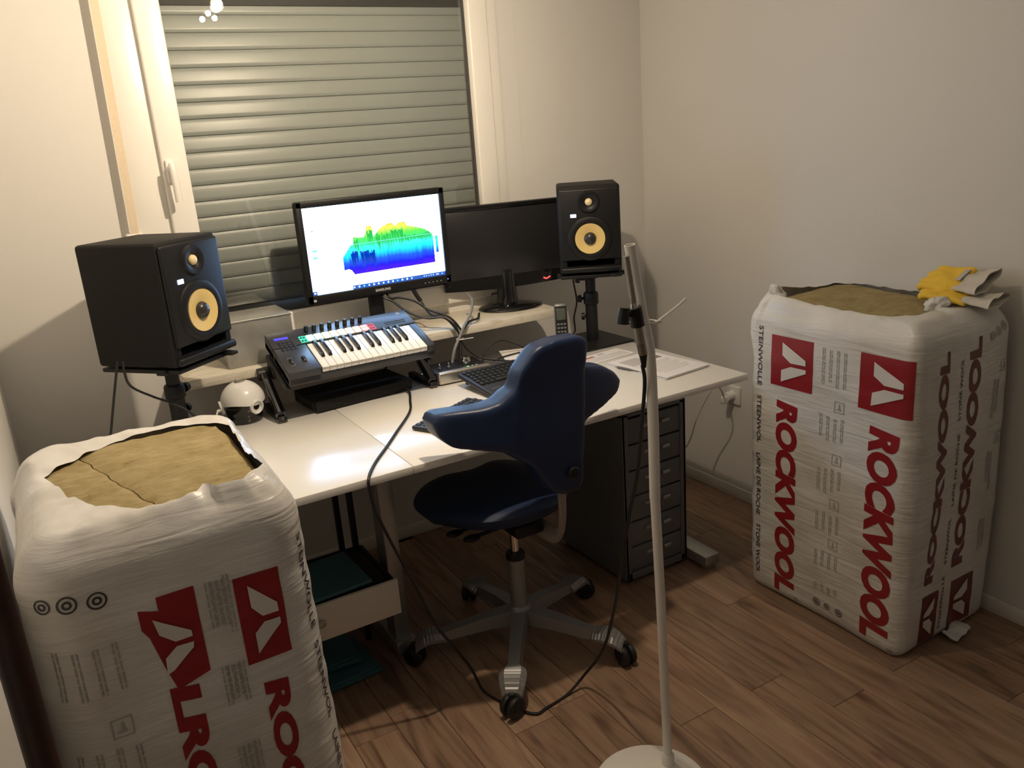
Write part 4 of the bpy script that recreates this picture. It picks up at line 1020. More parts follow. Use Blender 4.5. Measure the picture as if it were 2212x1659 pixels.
def build_papers():
    p = thing('paper_stack', 'stack of printed sheets with a dark picture on the desk corner', 'papers', (1.793, 2.163, ZD + 0.0005), math.radians(6))
    W, D = 0.205, 0.285
    rnd = random.Random(9)
    for i in range(4):
        m = MB(); m.box((rnd.uniform(-.004, .004), rnd.uniform(-.004, .004), 0.0012 + i * 0.0021), (W, D, 0.0016), rot=rotz(rnd.uniform(-.02, .02))); m.build('sheet', 'paper', p, angle=0)
    zt = 0.0086
    m = MB(); m.box((-0.035, 0.07, zt), (0.085, 0.075, 0.0006)); m.build('printed_panel', 'ink_grey', p, angle=0)
    m = MB()
    for i in range(4): m.box((0.028 + i * 0.0145, 0.078, zt), (0.0095, 0.062, 0.0006))
    m.build('printed_picture', 'ink_dark', p, angle=0)
    m = MB()
    for i in range(9): m.box((0.0, 0.018 - i * 0.014, zt), (0.16 - 0.02 * (i % 3), 0.002, 0.0005))
    m.build('printed_lines', 'ink_grey', p, angle=0)
    n = MB(); n.tube([(0.0, -0.068, 0.004), (0, 0.0, 0.004), (0, 0.055, 0.004)], 0.0038, 10); 
    t = thing('pen', 'dark slim pen lying beside the stack of printed sheets', 'pen', (1.690, 2.175, ZD + 0.0005), math.radians(14)); n.build('barrel', 'ink_dark', t)
    n = MB(); n.cyl((0, 0.055, 0.004), (0, 0.07, 0.004), 0.0035, 0.0008, 10); n.build('tip', 'chrome', t)
    f = thing('leaflet', 'paper leaflet with red and grey print in front of the speaker stand base', 'leaflet', (1.735, 2.390, ZD + 0.0004), math.radians(6))
    m = MB(); m.box((0, 0, 0.001), (0.22, 0.10, 0.0016)); m.build('sheet', 'paper', f, angle=0)
    m = MB(); m.box((-0.055, 0.022, 0.0020), (0.055, 0.016, 0.0005)); m.build('red_print', 'ink_red', f, angle=0)
    m = MB(); m.box((0.01, 0.028, 0.0020), (0.03, 0.014, 0.0005)); m.build('grey_print', 'ink_grey', f, angle=0)
    m = MB()
    for i in range(5): m.box((0.0, 0.004 - i * 0.010, 0.0020), (0.19, 0.003, 0.0005))
    m.build('printed_lines', 'ink_grey', f, angle=0)
    # slate-grey case behind the keyboard with a white sheet leaning on it
    l = thing('laptop_case', 'flat dark grey rounded case lying behind the computer keyboard', 'case', (1.425, 2.585, ZD + 0.001), math.radians(8))
    m = MB(); m.box((0, 0, 0.008), (0.25, 0.17, 0.015), 0.007, 4); m.build('shell', 'laptop', l)
    m = MB(); m.box((0, -0.070, 0.0155), (0.22, 0.004, 0.0012)); m.build('seam', 'rubber', l)
    s = MB(); s.box((0, 0, 0.0), (0.140, 0.170, 0.0015))
    tag(s.build('note_sheet', 'paper', None, angle=0, loc=(1.500, 2.585, ZD + 0.0185), rot=(math.radians(0), 0, math.radians(-20))), 'blank white sheet of paper lying on the dark grey case', 'paper')
build_papers()

def build_phone():
    p = thing('cordless_phone', 'silver and black cordless phone standing in its cradle on the desk', 'phone', (1.645, 2.520, ZD), math.radians(-28))
    m = MB(); m.box((0, 0.0, 0.018), (0.070, 0.075, 0.036), 0.010, 3); m.build('cradle', 'black', p)
    q = rotx(math.radians(-10)); mt = Matrix.Translation((0, 0.0, 0.032)) @ q.to_4x4()
    def lb(c, s, bev, name, mat, par):
        b = MB(); b.box(mt @ Vector(c), s, bev, 3, rot=q); return b.build(name, mat, par)
    h = lb((0, 0, 0.082), (0.049, 0.020, 0.160), 0.010, 'handset', 'phone_grey', p)
    lb((0, -0.0095, 0.079), (0.043, 0.004, 0.146), 0.002, 'front_panel', 'black', h)
    lb((0, -0.0112, 0.122), (0.034, 0.003, 0.042), 0.001, 'display', 'phone_screen', h)
    for r in range(5):
        for c in range(3): lb((-0.012 + 0.012 * c, -0.0115, 0.085 - 0.014 * r), (0.009, 0.003, 0.007), 0.001, 'key', 'phone_key', h)
    a = thing('power_adapter', 'small black in-line power adapter on a cable under the sill', 'adapter', (1.600, 2.640, ZD), math.radians(10))
    m = MB(); m.box((0, 0, 0.014), (0.075, 0.032, 0.022), 0.006, 3); m.build('housing', 'black', a)
    m = MB(); m.tube([(0.036, 0, 0.014), (0.052, 0.0, 0.030), (0.060, -0.03, 0.026), (0.052, -0.062, 0.010)], 0.0028, 8); m.build('lead', 'cable', a)
    m = MB(); m.tube([(-0.036, 0, 0.014), (-0.10, 0.0, 0.05), (-0.17, 0.005, 0.078), (-0.24, 0.01, 0.05), (-0.265, 0.0, 0.008), (-0.255, -0.02, 0.0035), (-0.20, -0.02, 0.022), (-0.10, -0.02, 0.022)], 0.0028, 8); m.build('lead', 'cable', a)
build_phone()
# ------------------------------------------------------------------ loose cables
def cable(name, label, pts, r=0.0035, mat='cable', n=8, sub=7):
    m = MB(); m.tube(pts, r, n, sub=sub)
    return tag(m.build(name, mat), label, 'cable')
def build_cables():
    t = thing('cable_bundle', 'bundle of black and grey screen cables zip-tied in front of the window sill', 'cables', (1.27, 2.62, ZD))
    O = Vector((1.27, 2.62, ZD))
    def c(pts, r, mat, name='cable_strand'):
        m = MB(); m.tube([Vector(p) - O for p in pts], r, 8, sub=7); return m.build(name, mat, t)
    tail = [(1.264, 2.622, 0.850), (1.250, 2.605, 0.80), (1.245, 2.602, 0.762)]
    c([(1.061, 2.80, 1.048), (1.068, 2.785, 1.030), (1.089, 2.77, 1.018), (1.122, 2.72, 0.981), (1.175, 2.68, 0.954), (1.231, 2.65, 0.950), (1.266, 2.635, 0.905), (1.276, 2.632, 0.878)] + tail, 0.0042, 'cable')
    c([(1.080, 2.80, 1.046), (1.090, 2.78, 1.026), (1.114, 2.76, 1.028), (1.159, 2.73, 1.012), (1.196, 2.70, 0.978), (1.250, 2.655, 0.950), (1.284, 2.637, 0.902), (1.280, 2.628, 0.876)] + [(x + .006, y - .006, z) for x, y, z in tail], 0.0042, 'cable')
    c([(1.185, 2.785, 1.036), (1.202, 2.76, 0.991), (1.199, 2.72, 0.970), (1.208, 2.69, 0.956), (1.232, 2.668, 0.952), (1.268, 2.640, 0.915), (1.272, 2.626, 0.876)] + [(x - .006, y - .004, z) for x, y, z in tail], 0.0036, 'cable')
    m = MB(); m.tube([Vector(p) - O for p in ((1.181, 2.788, 1.046), (1.190, 2.778, 1.020), (1.199, 2.768, 1.000))], [0.008, 0.0075], 10, sub=4); m.build('plug', 'black', t)
    c([(1.395, 2.780, 0.996), (1.385, 2.72, 0.978), (1.345, 2.665, 0.945), (1.298, 2.632, 0.910), (1.274, 2.622, 0.880), (1.238, 2.606, 0.835), (1.216, 2.600, 0.770)], 0.0055, 'cable_grey')
    c([(1.43, 2.76, 0.916), (1.39, 2.70, 0.912), (1.335, 2.658, 0.917), (1.296, 2.634, 0.898), (1.278, 2.630, 0.872), (1.270, 2.616, 0.83), (1.258, 2.608, 0.764)], 0.0042, 'cable')
    c([(1.274, 2.622, 0.865), (1.300, 2.612, 0.82), (1.340, 2.585, 0.790), (1.40, 2.52, 0.782), (1.46, 2.46, 0.781)], 0.0032, 'cable')
    m = MB(); m.lathe([(0.012, -0.002), (0.0135, -0.002), (0.0135, 0.002), (0.012, 0.002), (0.012, -0.002)], 16, Matrix.Translation(Vector((1.274, 2.627, 0.868)) - O), 1.0, 0.9, caps=False)
    m.tube([Vector(p) - O for p in ((1.265, 2.613, 0.868), (1.285, 2.612, 0.868), (1.320, 2.610, 0.867))], 0.0018, 6); m.build('zip_tie', 'cable_white', t)
    cable('speaker_cable', 'black cable dropping straight down from the speaker near the wall corner', [(0.150, 2.45, 1.046), (0.142, 2.452, 1.02), (0.125, 2.46, 0.957), (0.110, 2.468, 0.90), (0.097, 2.475, 0.850), (0.085, 2.50, 0.80), (0.07, 2.55, 0.7595)], 0.0035)
    cable('speaker_cable', 'black cable looping from the speaker to its stand behind the left bag', [(0.162, 2.44, 1.046), (0.160, 2.446, 1.015), (0.170, 2.46, 0.967), (0.223, 2.48, 0.920), (0.262, 2.45, 0.900), (0.31, 2.43, 0.86), (0.36, 2.46, 0.768)], 0.0035)
    cable('speaker_cable', 'black cable hanging behind the speaker stand beside the cordless phone', [(1.825, 2.70, 1.05), (1.832, 2.705, 0.985), (1.850, 2.715, 0.901), (1.823, 2.70, 0.842), (1.825, 2.70, 0.79), (1.81, 2.70, 0.770)], 0.0035)
    cable('mic_cable', 'long black microphone cable looping over the floor to the desk edge',
          [(1.065, 1.33, 1.075), (1.074, 1.335, 1.035), (1.085, 1.36, 0.947), (1.091, 1.39, 0.804), (1.094, 1.43, 0.683), (1.098, 1.48, 0.512), (1.113, 1.53, 0.377), (1.140, 1.63, 0.18), (1.135, 1.72, 0.05),
           (1.072, 1.724, 0.006), (0.996, 1.712, 0.005), (0.950, 1.712, 0.005), (0.905, 1.800, 0.005), (0.882, 1.880, 0.008), (0.850, 1.890, 0.10), (0.755, 1.862, 0.281), (0.706, 1.864, 0.423), (0.660, 1.87, 0.557), (0.628, 1.872, 0.66), (0.617, 1.872, 0.727),
           (0.622, 1.880, 0.7592), (0.671, 1.961, 0.7595), (0.741, 2.053, 0.7595), (0.806, 2.141, 0.7595), (0.915, 2.290, 0.7595), (0.965, 2.399, 0.7595), (0.995, 2.470, 0.764), (1.000, 2.508, 0.768)], 0.0042, sub=8)
    cable('usb_cable', 'short black cable curving under the music keyboard beside the stand leg', [(0.985, 2.660, 0.800), (1.005, 2.64, 0.835), (1.040, 2.62, 0.842), (1.075, 2.60, 0.840)], 0.0035)
build_cables()

# ------------------------------------------------------------------ white lamp pole used as microphone stand
def build_pole():
    t = thing('lamp_pole', 'white lamp pole on a round white foot, used as a microphone stand', 'lamp pole', (1.119, 1.34, 0))
    O = Vector((1.119, 1.34, 0))
    m = MB(); m.lathe([(0.138, 0.0), (0.140, 0.004), (0.140, 0.014), (0.136, 0.018), (0.0, 0.021)], 64, Matrix.Translation((-0.078, -0.03, 0))); m.build('foot', 'lamp_white', t, angle=50)
    m = MB(); m.tube([(0, 0, 0.018), (-0.004, 0, 0.2), (-0.012, 0, 0.5), (-0.021, 0, 0.762)], 0.0112, 20); m.lathe([(0.016, 0.018), (0.016, 0.045), (0.013, 0.052)], 24); m.build('lower_tube', 'lamp_white', t, angle=50)
    m = MB(); m.tube([(-0.021, 0, 0.755), (-0.0205, 0, 0.90), (-0.022, 0, 1.003), (-0.026, 0, 1.097), (-0.040, 0, 1.17)], 0.0122, 20); m.build('middle_tube', 'lamp_white', t, angle=50)
    # open top tube, hollow
    m = MB(); P = [(-0.030, 0, 1.12), (-0.040, 0, 1.17), (-0.058, 0, 1.261), (-0.070, 0, 1.329)]
    m.tube(P, 0.0115, 20, caps=False); m.tube(P[1:], 0.0098, 20, caps=False)
    d = (Vector(P[-1]) - Vector(P[-2])).normalized(); q = d.to_track_quat('Z', 'Y').to_matrix().to_4x4()
    m.lathe([(0.0098, -0.0005), (0.0098, 0.0005), (0.0115, 0.0005), (0.0115, -0.0005)], 20, Matrix.Translation(P[-1]) @ q, caps=False); m.build('top_tube', 'lamp_white', t, angle=50)
    # microphone: slim tapered nose, body, connector
    A, B, C_, D_, E_, F_ = [Vector(p) for p in ((1.0225, 1.318, 1.312), (1.0355, 1.316, 1.216), (1.0385, 1.316, 1.200), (1.0515, 1.316, 1.128), (1.058, 1.318, 1.104), (1.065, 1.325, 1.072))]
    mic = thing('measurement_microphone', 'slim silver measurement microphone zip-tied to the white pole', 'microphone', tuple(E_))
    def loc(v): return v - E_
    m = MB(); m.cyl(loc(A), loc(B), 0.0062, 0.0068, 20); m.build('nose_tube', 'mic_metal', mic)
    m = MB(); m.cyl(loc(B), loc(C_), 0.0070, 0.0102, 20); m.build('taper', 'chrome', mic)
    m = MB(); m.cyl(loc(C_), loc(D_), 0.0102, 0.0102, 24); m.build('body', 'mic_metal', mic)
    m = MB(); m.cyl(loc(D_), loc(D_ + (E_ - D_) * 0.06), 0.0094, n=20); m.cyl(loc(D_ + (E_ - D_) * 0.06), loc(E_), 0.0098, n=24); m.build('connector', 'mic_metal', mic)
    m = MB(); m.cyl(loc(E_), loc(F_), 0.0090, 0.0045, 20); m.build('strain_relief', 'black', mic)
    m = MB(); m.tube([loc(p) for p in (Vector((1.0375, 1.316, 1.206)), Vector((1.0408, 1.316, 1.188)), Vector((1.0445, 1.316, 1.166)))], 0.0146, 20); 
    m.tube([loc(p) for p in (Vector((1.030, 1.316, 1.195)), Vector((1.015, 1.310, 1.197)))], 0.007, 12)
    m.tube([loc(p) for p in (Vector((1.004, 1.306, 1.212)), Vector((1.001, 1.306, 1.196)), Vector((0.999, 1.306, 1.180)))], [0.0105, 0.0135], 16)
    m.build('clip', 'black', mic, angle=50)
    z = thing('zip_tie', 'white zip tie around the microphone and pole, its tail sticking out', 'zip tie', (1.075, 1.33, 1.168))
    m = MB(); P = []
    for i in range(25):
        a = 2 * PI * i / 24; P.append(Vector((-0.004 + 0.031 * math.cos(a), 0.0 + 0.0215 * math.sin(a), -0.003 * math.cos(a))))
    m.tube(P, 0.0020, 6, smooth=False); m.box((0.024, -0.016, -0.002), (0.007, 0.007, 0.006), 0.001); m.build('loop', 'cable_white', z)
    m = MB(); m.tube([(0.022, -0.016, 0.0), (0.059, -0.008, 0.010), (0.085, -0.006, 0.020), (0.104, -0.010, 0.033)], 0.0026, 8, flat=0.5); m.build('tail', 'cable_white', z)
build_pole()

def build_dark_pole():
    p = thing('wooden_pole', 'dark brown wooden pole standing upright by the left wall', 'pole', (-0.105, 0.965, 0))
    m = MB(); m.cyl((0, 0, 0.012), (0, 0, 1.52), 0.0165, n=28); m.build('shaft', 'brown_wood', p)
    m = MB(); m.lathe([(0.020, 0.0), (0.022, 0.004), (0.020, 0.012), (0.0165, 0.018)], 28); m.build('foot_cap', 'castor', p)
    m = MB(); m.lathe([(0.0165, 1.518), (0.019, 1.522), (0.019, 1.532), (0.010, 1.542), (0.0, 1.543)], 28); m.build('top_cap', 'brown_wood', p)
build_dark_pole()

# ------------------------------------------------------------------ packs of stone wool in printed film
class Bag:
    def __init__(s, cx, cy, a, b, r, H, seed, amp=1.0):
        s.cx, s.cy, s.a, s.b, s.r, s.H, s.seed, s.amp = cx, cy, a, b, r, H, seed, amp; s.overhang = 0.0; s.lift = 0.0
        s.L = [2 * (a - r), PI * r / 2, 2 * (b - r), PI * r / 2, 2 * (a - r), PI * r / 2, 2 * (b - r), PI * r / 2]
        s.per = sum(s.L)
    def path(s, q):
        """Arc length q, counter-clockwise from the left end of the -y side: point and outward normal (local)."""
        q = q % s.per; a, b, r = s.a, s.b, s.r
        k = 0
        while q > s.L[k]: q -= s.L[k]; k += 1
        t = q / r
        if k == 0: return Vector((-(a - r) + q, -b)), Vector((0, -1))
        if k == 2: return Vector((a, -(b - r) + q)), Vector((1, 0))
        if k == 4: return Vector(((a - r) - q, b)), Vector((0, 1))
        if k == 6: return Vector((-a, (b - r) - q)), Vector((-1, 0))
        c, a0 = {1: ((a - r, -(b - r)), -PI / 2), 3: ((a - r, b - r), 0), 5: ((-(a - r), b - r), PI / 2), 7: ((-(a - r), -(b - r)), PI)}[k]
        n = Vector((math.cos(a0 + t), math.sin(a0 + t))); return Vector(c) + n * r, n
    def s_front(s, x): return (x - s.cx) + (s.a - s.r)                    # on the -y side, world x
    def s_left(s, y): return s.L[0] + s.L[1] + s.L[2] + s.L[3] + s.L[4] + s.L[5] + (s.b - s.r) - (y - s.cy)   # on the -x side, world y
    def surf(s, q, z, off=0.0):
        p, n = s.path(q)
        u = z / s.H
        P3 = Vector((p.x * 3.1 + s.seed, p.y * 3.1, z * 2.6))
        d = 0.010 * noise.noise(P3) * s.amp
        d += 0.0035 * noise.noise(Vector((p.x * 9 + s.seed, p.y * 9, z * 22))) * s.amp
        d += 0.012 * math.sin(PI * min(1, max(0, u))) - 0.006
        bot = max(0.0, 1 - z / 0.035); d -= 0.016 * bot ** 2
        top = max(0.0, (z - (s.H - 0.05)) / 0.05); d -= 0.020 * top ** 2
        if s.overhang and n.y > 0:
            k = min(1.0, max(0.0, (z - 0.79) / 0.13)); d += s.overhang * n.y * k * k * (3 - 2 * k)
        return Vector((p.x + n.x * (d + off), p.y + n.y * (d + off), z))
def build_bag(bag, label, opening, rim, wool_z, label_wool, splits):
    """opening: outline of the torn hole in world x, y; rim(theta) extra height of the torn film edge."""
    t = thing('wool_pack', label, 'insulation pack', (bag.cx, bag.cy, 0), 0, 'packs of stone wool')
    N = 260; K = 84; vs, fs = [], []
    for k in range(K + 1):
        z = bag.H * k / K
        for i in range(N): vs.append(bag.surf(bag.per * i / N, z))
    op = [Vector((x - bag.cx, y - bag.cy)) for x, y in opening]
    oc = sum(op, Vector((0, 0))) / len(op)
    def hole(th):
        d = Vector((math.cos(th), math.sin(th))); best = 0.1
        for i in range(len(op)):
            p, q = op[i] - oc, op[(i + 1) % len(op)] - oc; e = q - p; den = d.x * e.y - d.y * e.x
            if abs(den) < 1e-9: continue
            tt = (p.x * e.y - p.y * e.x) / den; uu = (p.x * d.y - p.y * d.x) / den
            if tt > 0 and -1e-6 <= uu <= 1 + 1e-6: best = tt
        return best
    Q = 18; top0 = [Vector(v) for v in vs[K * N:]]
    ths = [math.atan2(p.y - oc.y, p.x - oc.x) for p in top0]
    ros = [min(hole(th) * (1 + 0.007 * noise.noise(Vector((math.cos(th) * 9, math.sin(th) * 9, bag.seed)))), (Vector((p.x, p.y)) - oc).length - 0.030) for th, p in zip(ths, top0)]
    for q in range(1, Q + 1):
        f = q / Q
        for i in range(N):
            p = top0[i]; th = ths[i]
            e = oc + Vector((math.cos(th), math.sin(th))) * ros[i]
            xy = Vector((p.x, p.y)).lerp(e, f)
            wid = (Vector((p.x, p.y)) - e).length; dist = wid * f
            # the film rounds over the shoulder, lies on the wool and lifts a little at the torn edge
            sh = 0.026 * math.sin(min(1.0, dist / 0.045) * PI / 2) if wid > 0.045 else 0.026 * math.sin(f * PI / 2)
            fold = noise.noise(Vector((math.cos(th) * 6.0 + bag.seed, math.sin(th) * 6.0, dist * 5.0))) * 0.010
            wr = fold + 0.006 * noise.noise(Vector((xy.x * 18 + bag.seed, xy.y * 18, 3.0))) + 0.003 * noise.noise(Vector((xy.x * 45, xy.y * 45, bag.seed)))
            wr = max(wr, -0.003)
            z = bag.H + sh + wr * min(1.0, f * 2.0) * (1 - 0.6 * f) + rim(th) * f ** 2 + bag.lift * max(0.0, math.cos(th - math.radians(105))) * math.sin(PI * f ** 0.6)
            vs.append(Vector((xy.x, xy.y, z)))
    for k in range(K + Q):
        for i in range(N): fs.append((k * N + i, k * N + (i + 1) % N, (k + 1) * N + (i + 1) % N, (k + 1) * N + i))
    fs.append(tuple(range(N))[::-1])
    m = MB(); m._add(vs, fs); fo = m.build('film', 'film', t, angle=80)
    # wool slabs standing inside the film, parted by the cracks that show in the opening
    A, B = bag.a - 0.044, bag.b - 0.044; cuts = [-A] + splits + [A]
    def seam(y, j): return 0.0 if j in (0, len(cuts) - 1) else 0.008 * noise.noise(Vector((y * 26, j * 3.0, bag.seed))) - 0.30 * y
    for j in range(len(cuts) - 1):
        m = MB(); G = 40; nx = 16; vs, fs = [], []
        for iy in range(G + 1):
            for ix in range(nx + 1):
                y = -B + 2 * B * iy / G; x0, x1 = cuts[j] + seam(y, j), cuts[j + 1] + seam(y, j + 1)
                x = x0 + 0.0012 + (x1 - x0 - 0.0024) * ix / nx
                z = wool_z + 0.009 * y / B + 0.005 * noise.noise(Vector((x * 7 + bag.seed, y * 7, 0))) + 0.003 * noise.noise(Vector((x * 45, y * 45, bag.seed))) - (0.004 if ix in (0, nx) else 0)
                ed = min(A - abs(x), B - abs(y)); z -= 0.010 * max(0.0, 1 - ed / 0.020) ** 2
                rc = math.hypot(max(0, abs(x) - A + 0.09), max(0, abs(y) - B + 0.09)) / 0.09; z -= 0.12 * max(0, rc - 1.0)
                vs.append((x, y, z))
        W = nx + 1; H2 = G + 1
        for iy in range(H2 - 1):
            for ix in range(W - 1): fs.append((iy * W + ix, iy * W + ix + 1, (iy + 1) * W + ix + 1, (iy + 1) * W + ix))
        nb = len(vs)
        ring = [ix for ix in range(W)] + [iy * W + W - 1 for iy in range(1, H2)] + [(H2 - 1) * W + ix for ix in range(W - 2, -1, -1)] + [iy * W for iy in range(H2 - 2, 0, -1)]
        for r in ring: vs.append((vs[r][0], vs[r][1], 0.03))
        for i in range(len(ring)): fs.append((ring[i], nb + i, nb + (i + 1) % len(ring), ring[(i + 1) % len(ring)]))
        fs.append(tuple(range(nb, nb + len(ring))))
        m._add(vs, fs); m.build('wool_slab', 'wool', t, angle=60, label=label_wool if j == 0 else None)
    return t
def wrap(bag, t, me_or_mb, fn, name, mat, off, cut=0.02):
    """Lay a flat 2-D shape (x right, y up) onto the pack's surface; fn maps (x, y) to (arc, z)."""
    if isinstance(me_or_mb, MB): bm = me_or_mb.bm
    else:
        bm = bmesh.new(); bm.from_mesh(me_or_mb)
    for ax in (0, 1):
        if not bm.verts: break
        lo = min(v.co[ax] for v in bm.verts); hi = max(v.co[ax] for v in bm.verts); x = lo + cut
        while x < hi:
            nrm = Vector((1, 0, 0)) if ax == 0 else Vector((0, 1, 0))
            bmesh.ops.bisect_plane(bm, geom=bm.verts[:] + bm.edges[:] + bm.faces[:], dist=1e-5, plane_co=nrm * x, plane_no=nrm); x += cut
    for v in bm.verts:
        q, z = fn(v.co.x, v.co.y); v.co = bag.surf(q, z, off)
    me = bpy.data.meshes.new(name); bm.to_mesh(me); bm.free()
    return link(name, me, mat, t, angle=70)
def rect(x0, y0, x1, y1):
    m = MB(); m._add([(x0, y0, 0), (x1, y0, 0), (x1, y1, 0), (x0, y1, 0)], [(0, 1, 2, 3)]); return m
def rects(l):
    m = MB()
    for x0, y0, x1, y1 in l: m._add([(x0, y0, 0), (x1, y0, 0), (x1, y1, 0), (x0, y1, 0)], [(0, 1, 2, 3)])
    return m
def polys(l):
    m = MB()
    for p in l: m._add([(x, y, 0) for x, y in p], [tuple(range(len(p)))])
    return m
def fit_text(body, length, height, bold=0.03, shear=0.0):
    """Text mesh scaled so that it is length long and height tall, starting at the origin."""
    me = text_mesh(body, 1.0, bold, shear)
    xs = [v.co.x for v in me.vertices]; ys = [v.co.y for v in me.vertices]
    x0, x1, y0, y1 = min(xs), max(xs), min(ys), max(ys)
    for v in me.vertices: v.co = ((v.co.x - x0) / (x1 - x0) * length, (v.co.y - y0) / (y1 - y0) * height, 0)
    return me
# mark in a unit square as it stands on the pack: two white slanted blades
LOGO = [[(0.28, 0.885), (0.84, 0.615), (0.845, 0.51), (0.49, 0.507), (0.285, 0.634)], [(0.27, 0.333), (0.50, 0.437), (0.85, 0.436), (0.85, 0.362), (0.265, 0.097)]]
def logo(bag, t, q0, q1, z0, z1, mat, flip=False):
    fn = lambda x, y: (q0 + (q1 - q0) * x, z0 + (z1 - z0) * y)
    wrap(bag, t, rect(0, 0, 1, 1), fn, 'printed_square', mat, 0.0012, cut=0.05)
    bl = [[((1 - x), (1 - y)) for x, y in p] for p in LOGO] if flip else LOGO
    wrap(bag, t, polys(bl), fn, 'printed_mark', 'film_white', 0.0032, cut=0.05)
def text_down(bag, t, body, q0, q1, z_top, length, mat, bold=0.03, shear=0.0, name='printed_lettering', off=0.0014):
    """Reads downwards, letter tops to the right; q0..q1 is the letter height."""
    me = fit_text(body, length, abs(q1 - q0), bold, shear)
    wrap(bag, t, me, lambda x, y: (q0 + y, z_top - x), name, mat, off)
def text_up(bag, t, body, q0, q1, z_bot, length, mat, bold=0.03, shear=0.0, name='printed_lettering', off=0.0014):
    me = fit_text(body, length, abs(q1 - q0), bold, shear)
    wrap(bag, t, me, lambda x, y: (q1 - y, z_bot + x), name, mat, off)
def small_print(bag, t, q0, q1, blocks, seed, name='printed_fine_text'):
    """Columns of tiny vertical text lines (illegible in the photograph) with pictogram frames."""
    rnd = random.Random(seed); L = []; F = []
    for z1, z0, ncol, icon in blocks:
        w = (q1 - q0) / 4.0
        for c in range(ncol):
            x = q0 + w * c + 0.003; ln = (z1 - z0) * (0.72 + 0.28 * rnd.random()); zt = z1 - 0.01 * rnd.random()
            for k in range(2):
                zz = zt
                while zz > zt - ln:
                    seg = rnd.uniform(0.008, 0.022); L.append((x + k * 0.0065, max(zz - seg, zt - ln), x + k * 0.0065 + 0.0026, zz)); zz -= seg + 0.003
        if icon:
            zc = z1 + 0.030; xa = q0 + w * 2.1; s = 0.034; e = 0.0022
            F += [(xa, zc - s / 2, xa + s, zc - s / 2 + e), (xa, zc + s / 2 - e, xa + s, zc + s / 2), (xa, zc - s / 2, xa + e, zc + s / 2), (xa + s - e, zc - s / 2, xa + s, zc + s / 2),
                  (xa + 0.009, zc - 0.009, xa + 0.024, zc - 0.005), (xa + 0.015, zc - 0.006, xa + 0.020, zc + 0.009)]
    idf = lambda x, y: (x, y)
    o = wrap(bag, t, rects(L + F), idf, name, 'print_grey', 0.0014, cut=0.05); o['kind'] = 'stuff'
def ring_icon(bag, t, q, z, r, mat='print_dark', name='printed_symbol'):
    m = MB(); n = 20
    for ro, ri in ((r, r * 0.80), (r * 0.5, r * 0.25)):
        for i in range(n):
            a, b = 2 * PI * i / n, 2 * PI * (i + 1) / n
            m._add([(q + ro * math.cos(a), z + ro * math.sin(a), 0), (q + ro * math.cos(b), z + ro * math.sin(b), 0), (q + ri * math.cos(b), z + ri * math.sin(b), 0), (q + ri * math.cos(a), z + ri * math.sin(a), 0)], [(0, 1, 2, 3)])
    wrap(bag, t, m, lambda x, y: (x, y), name, mat, 0.0014, cut=0.05)

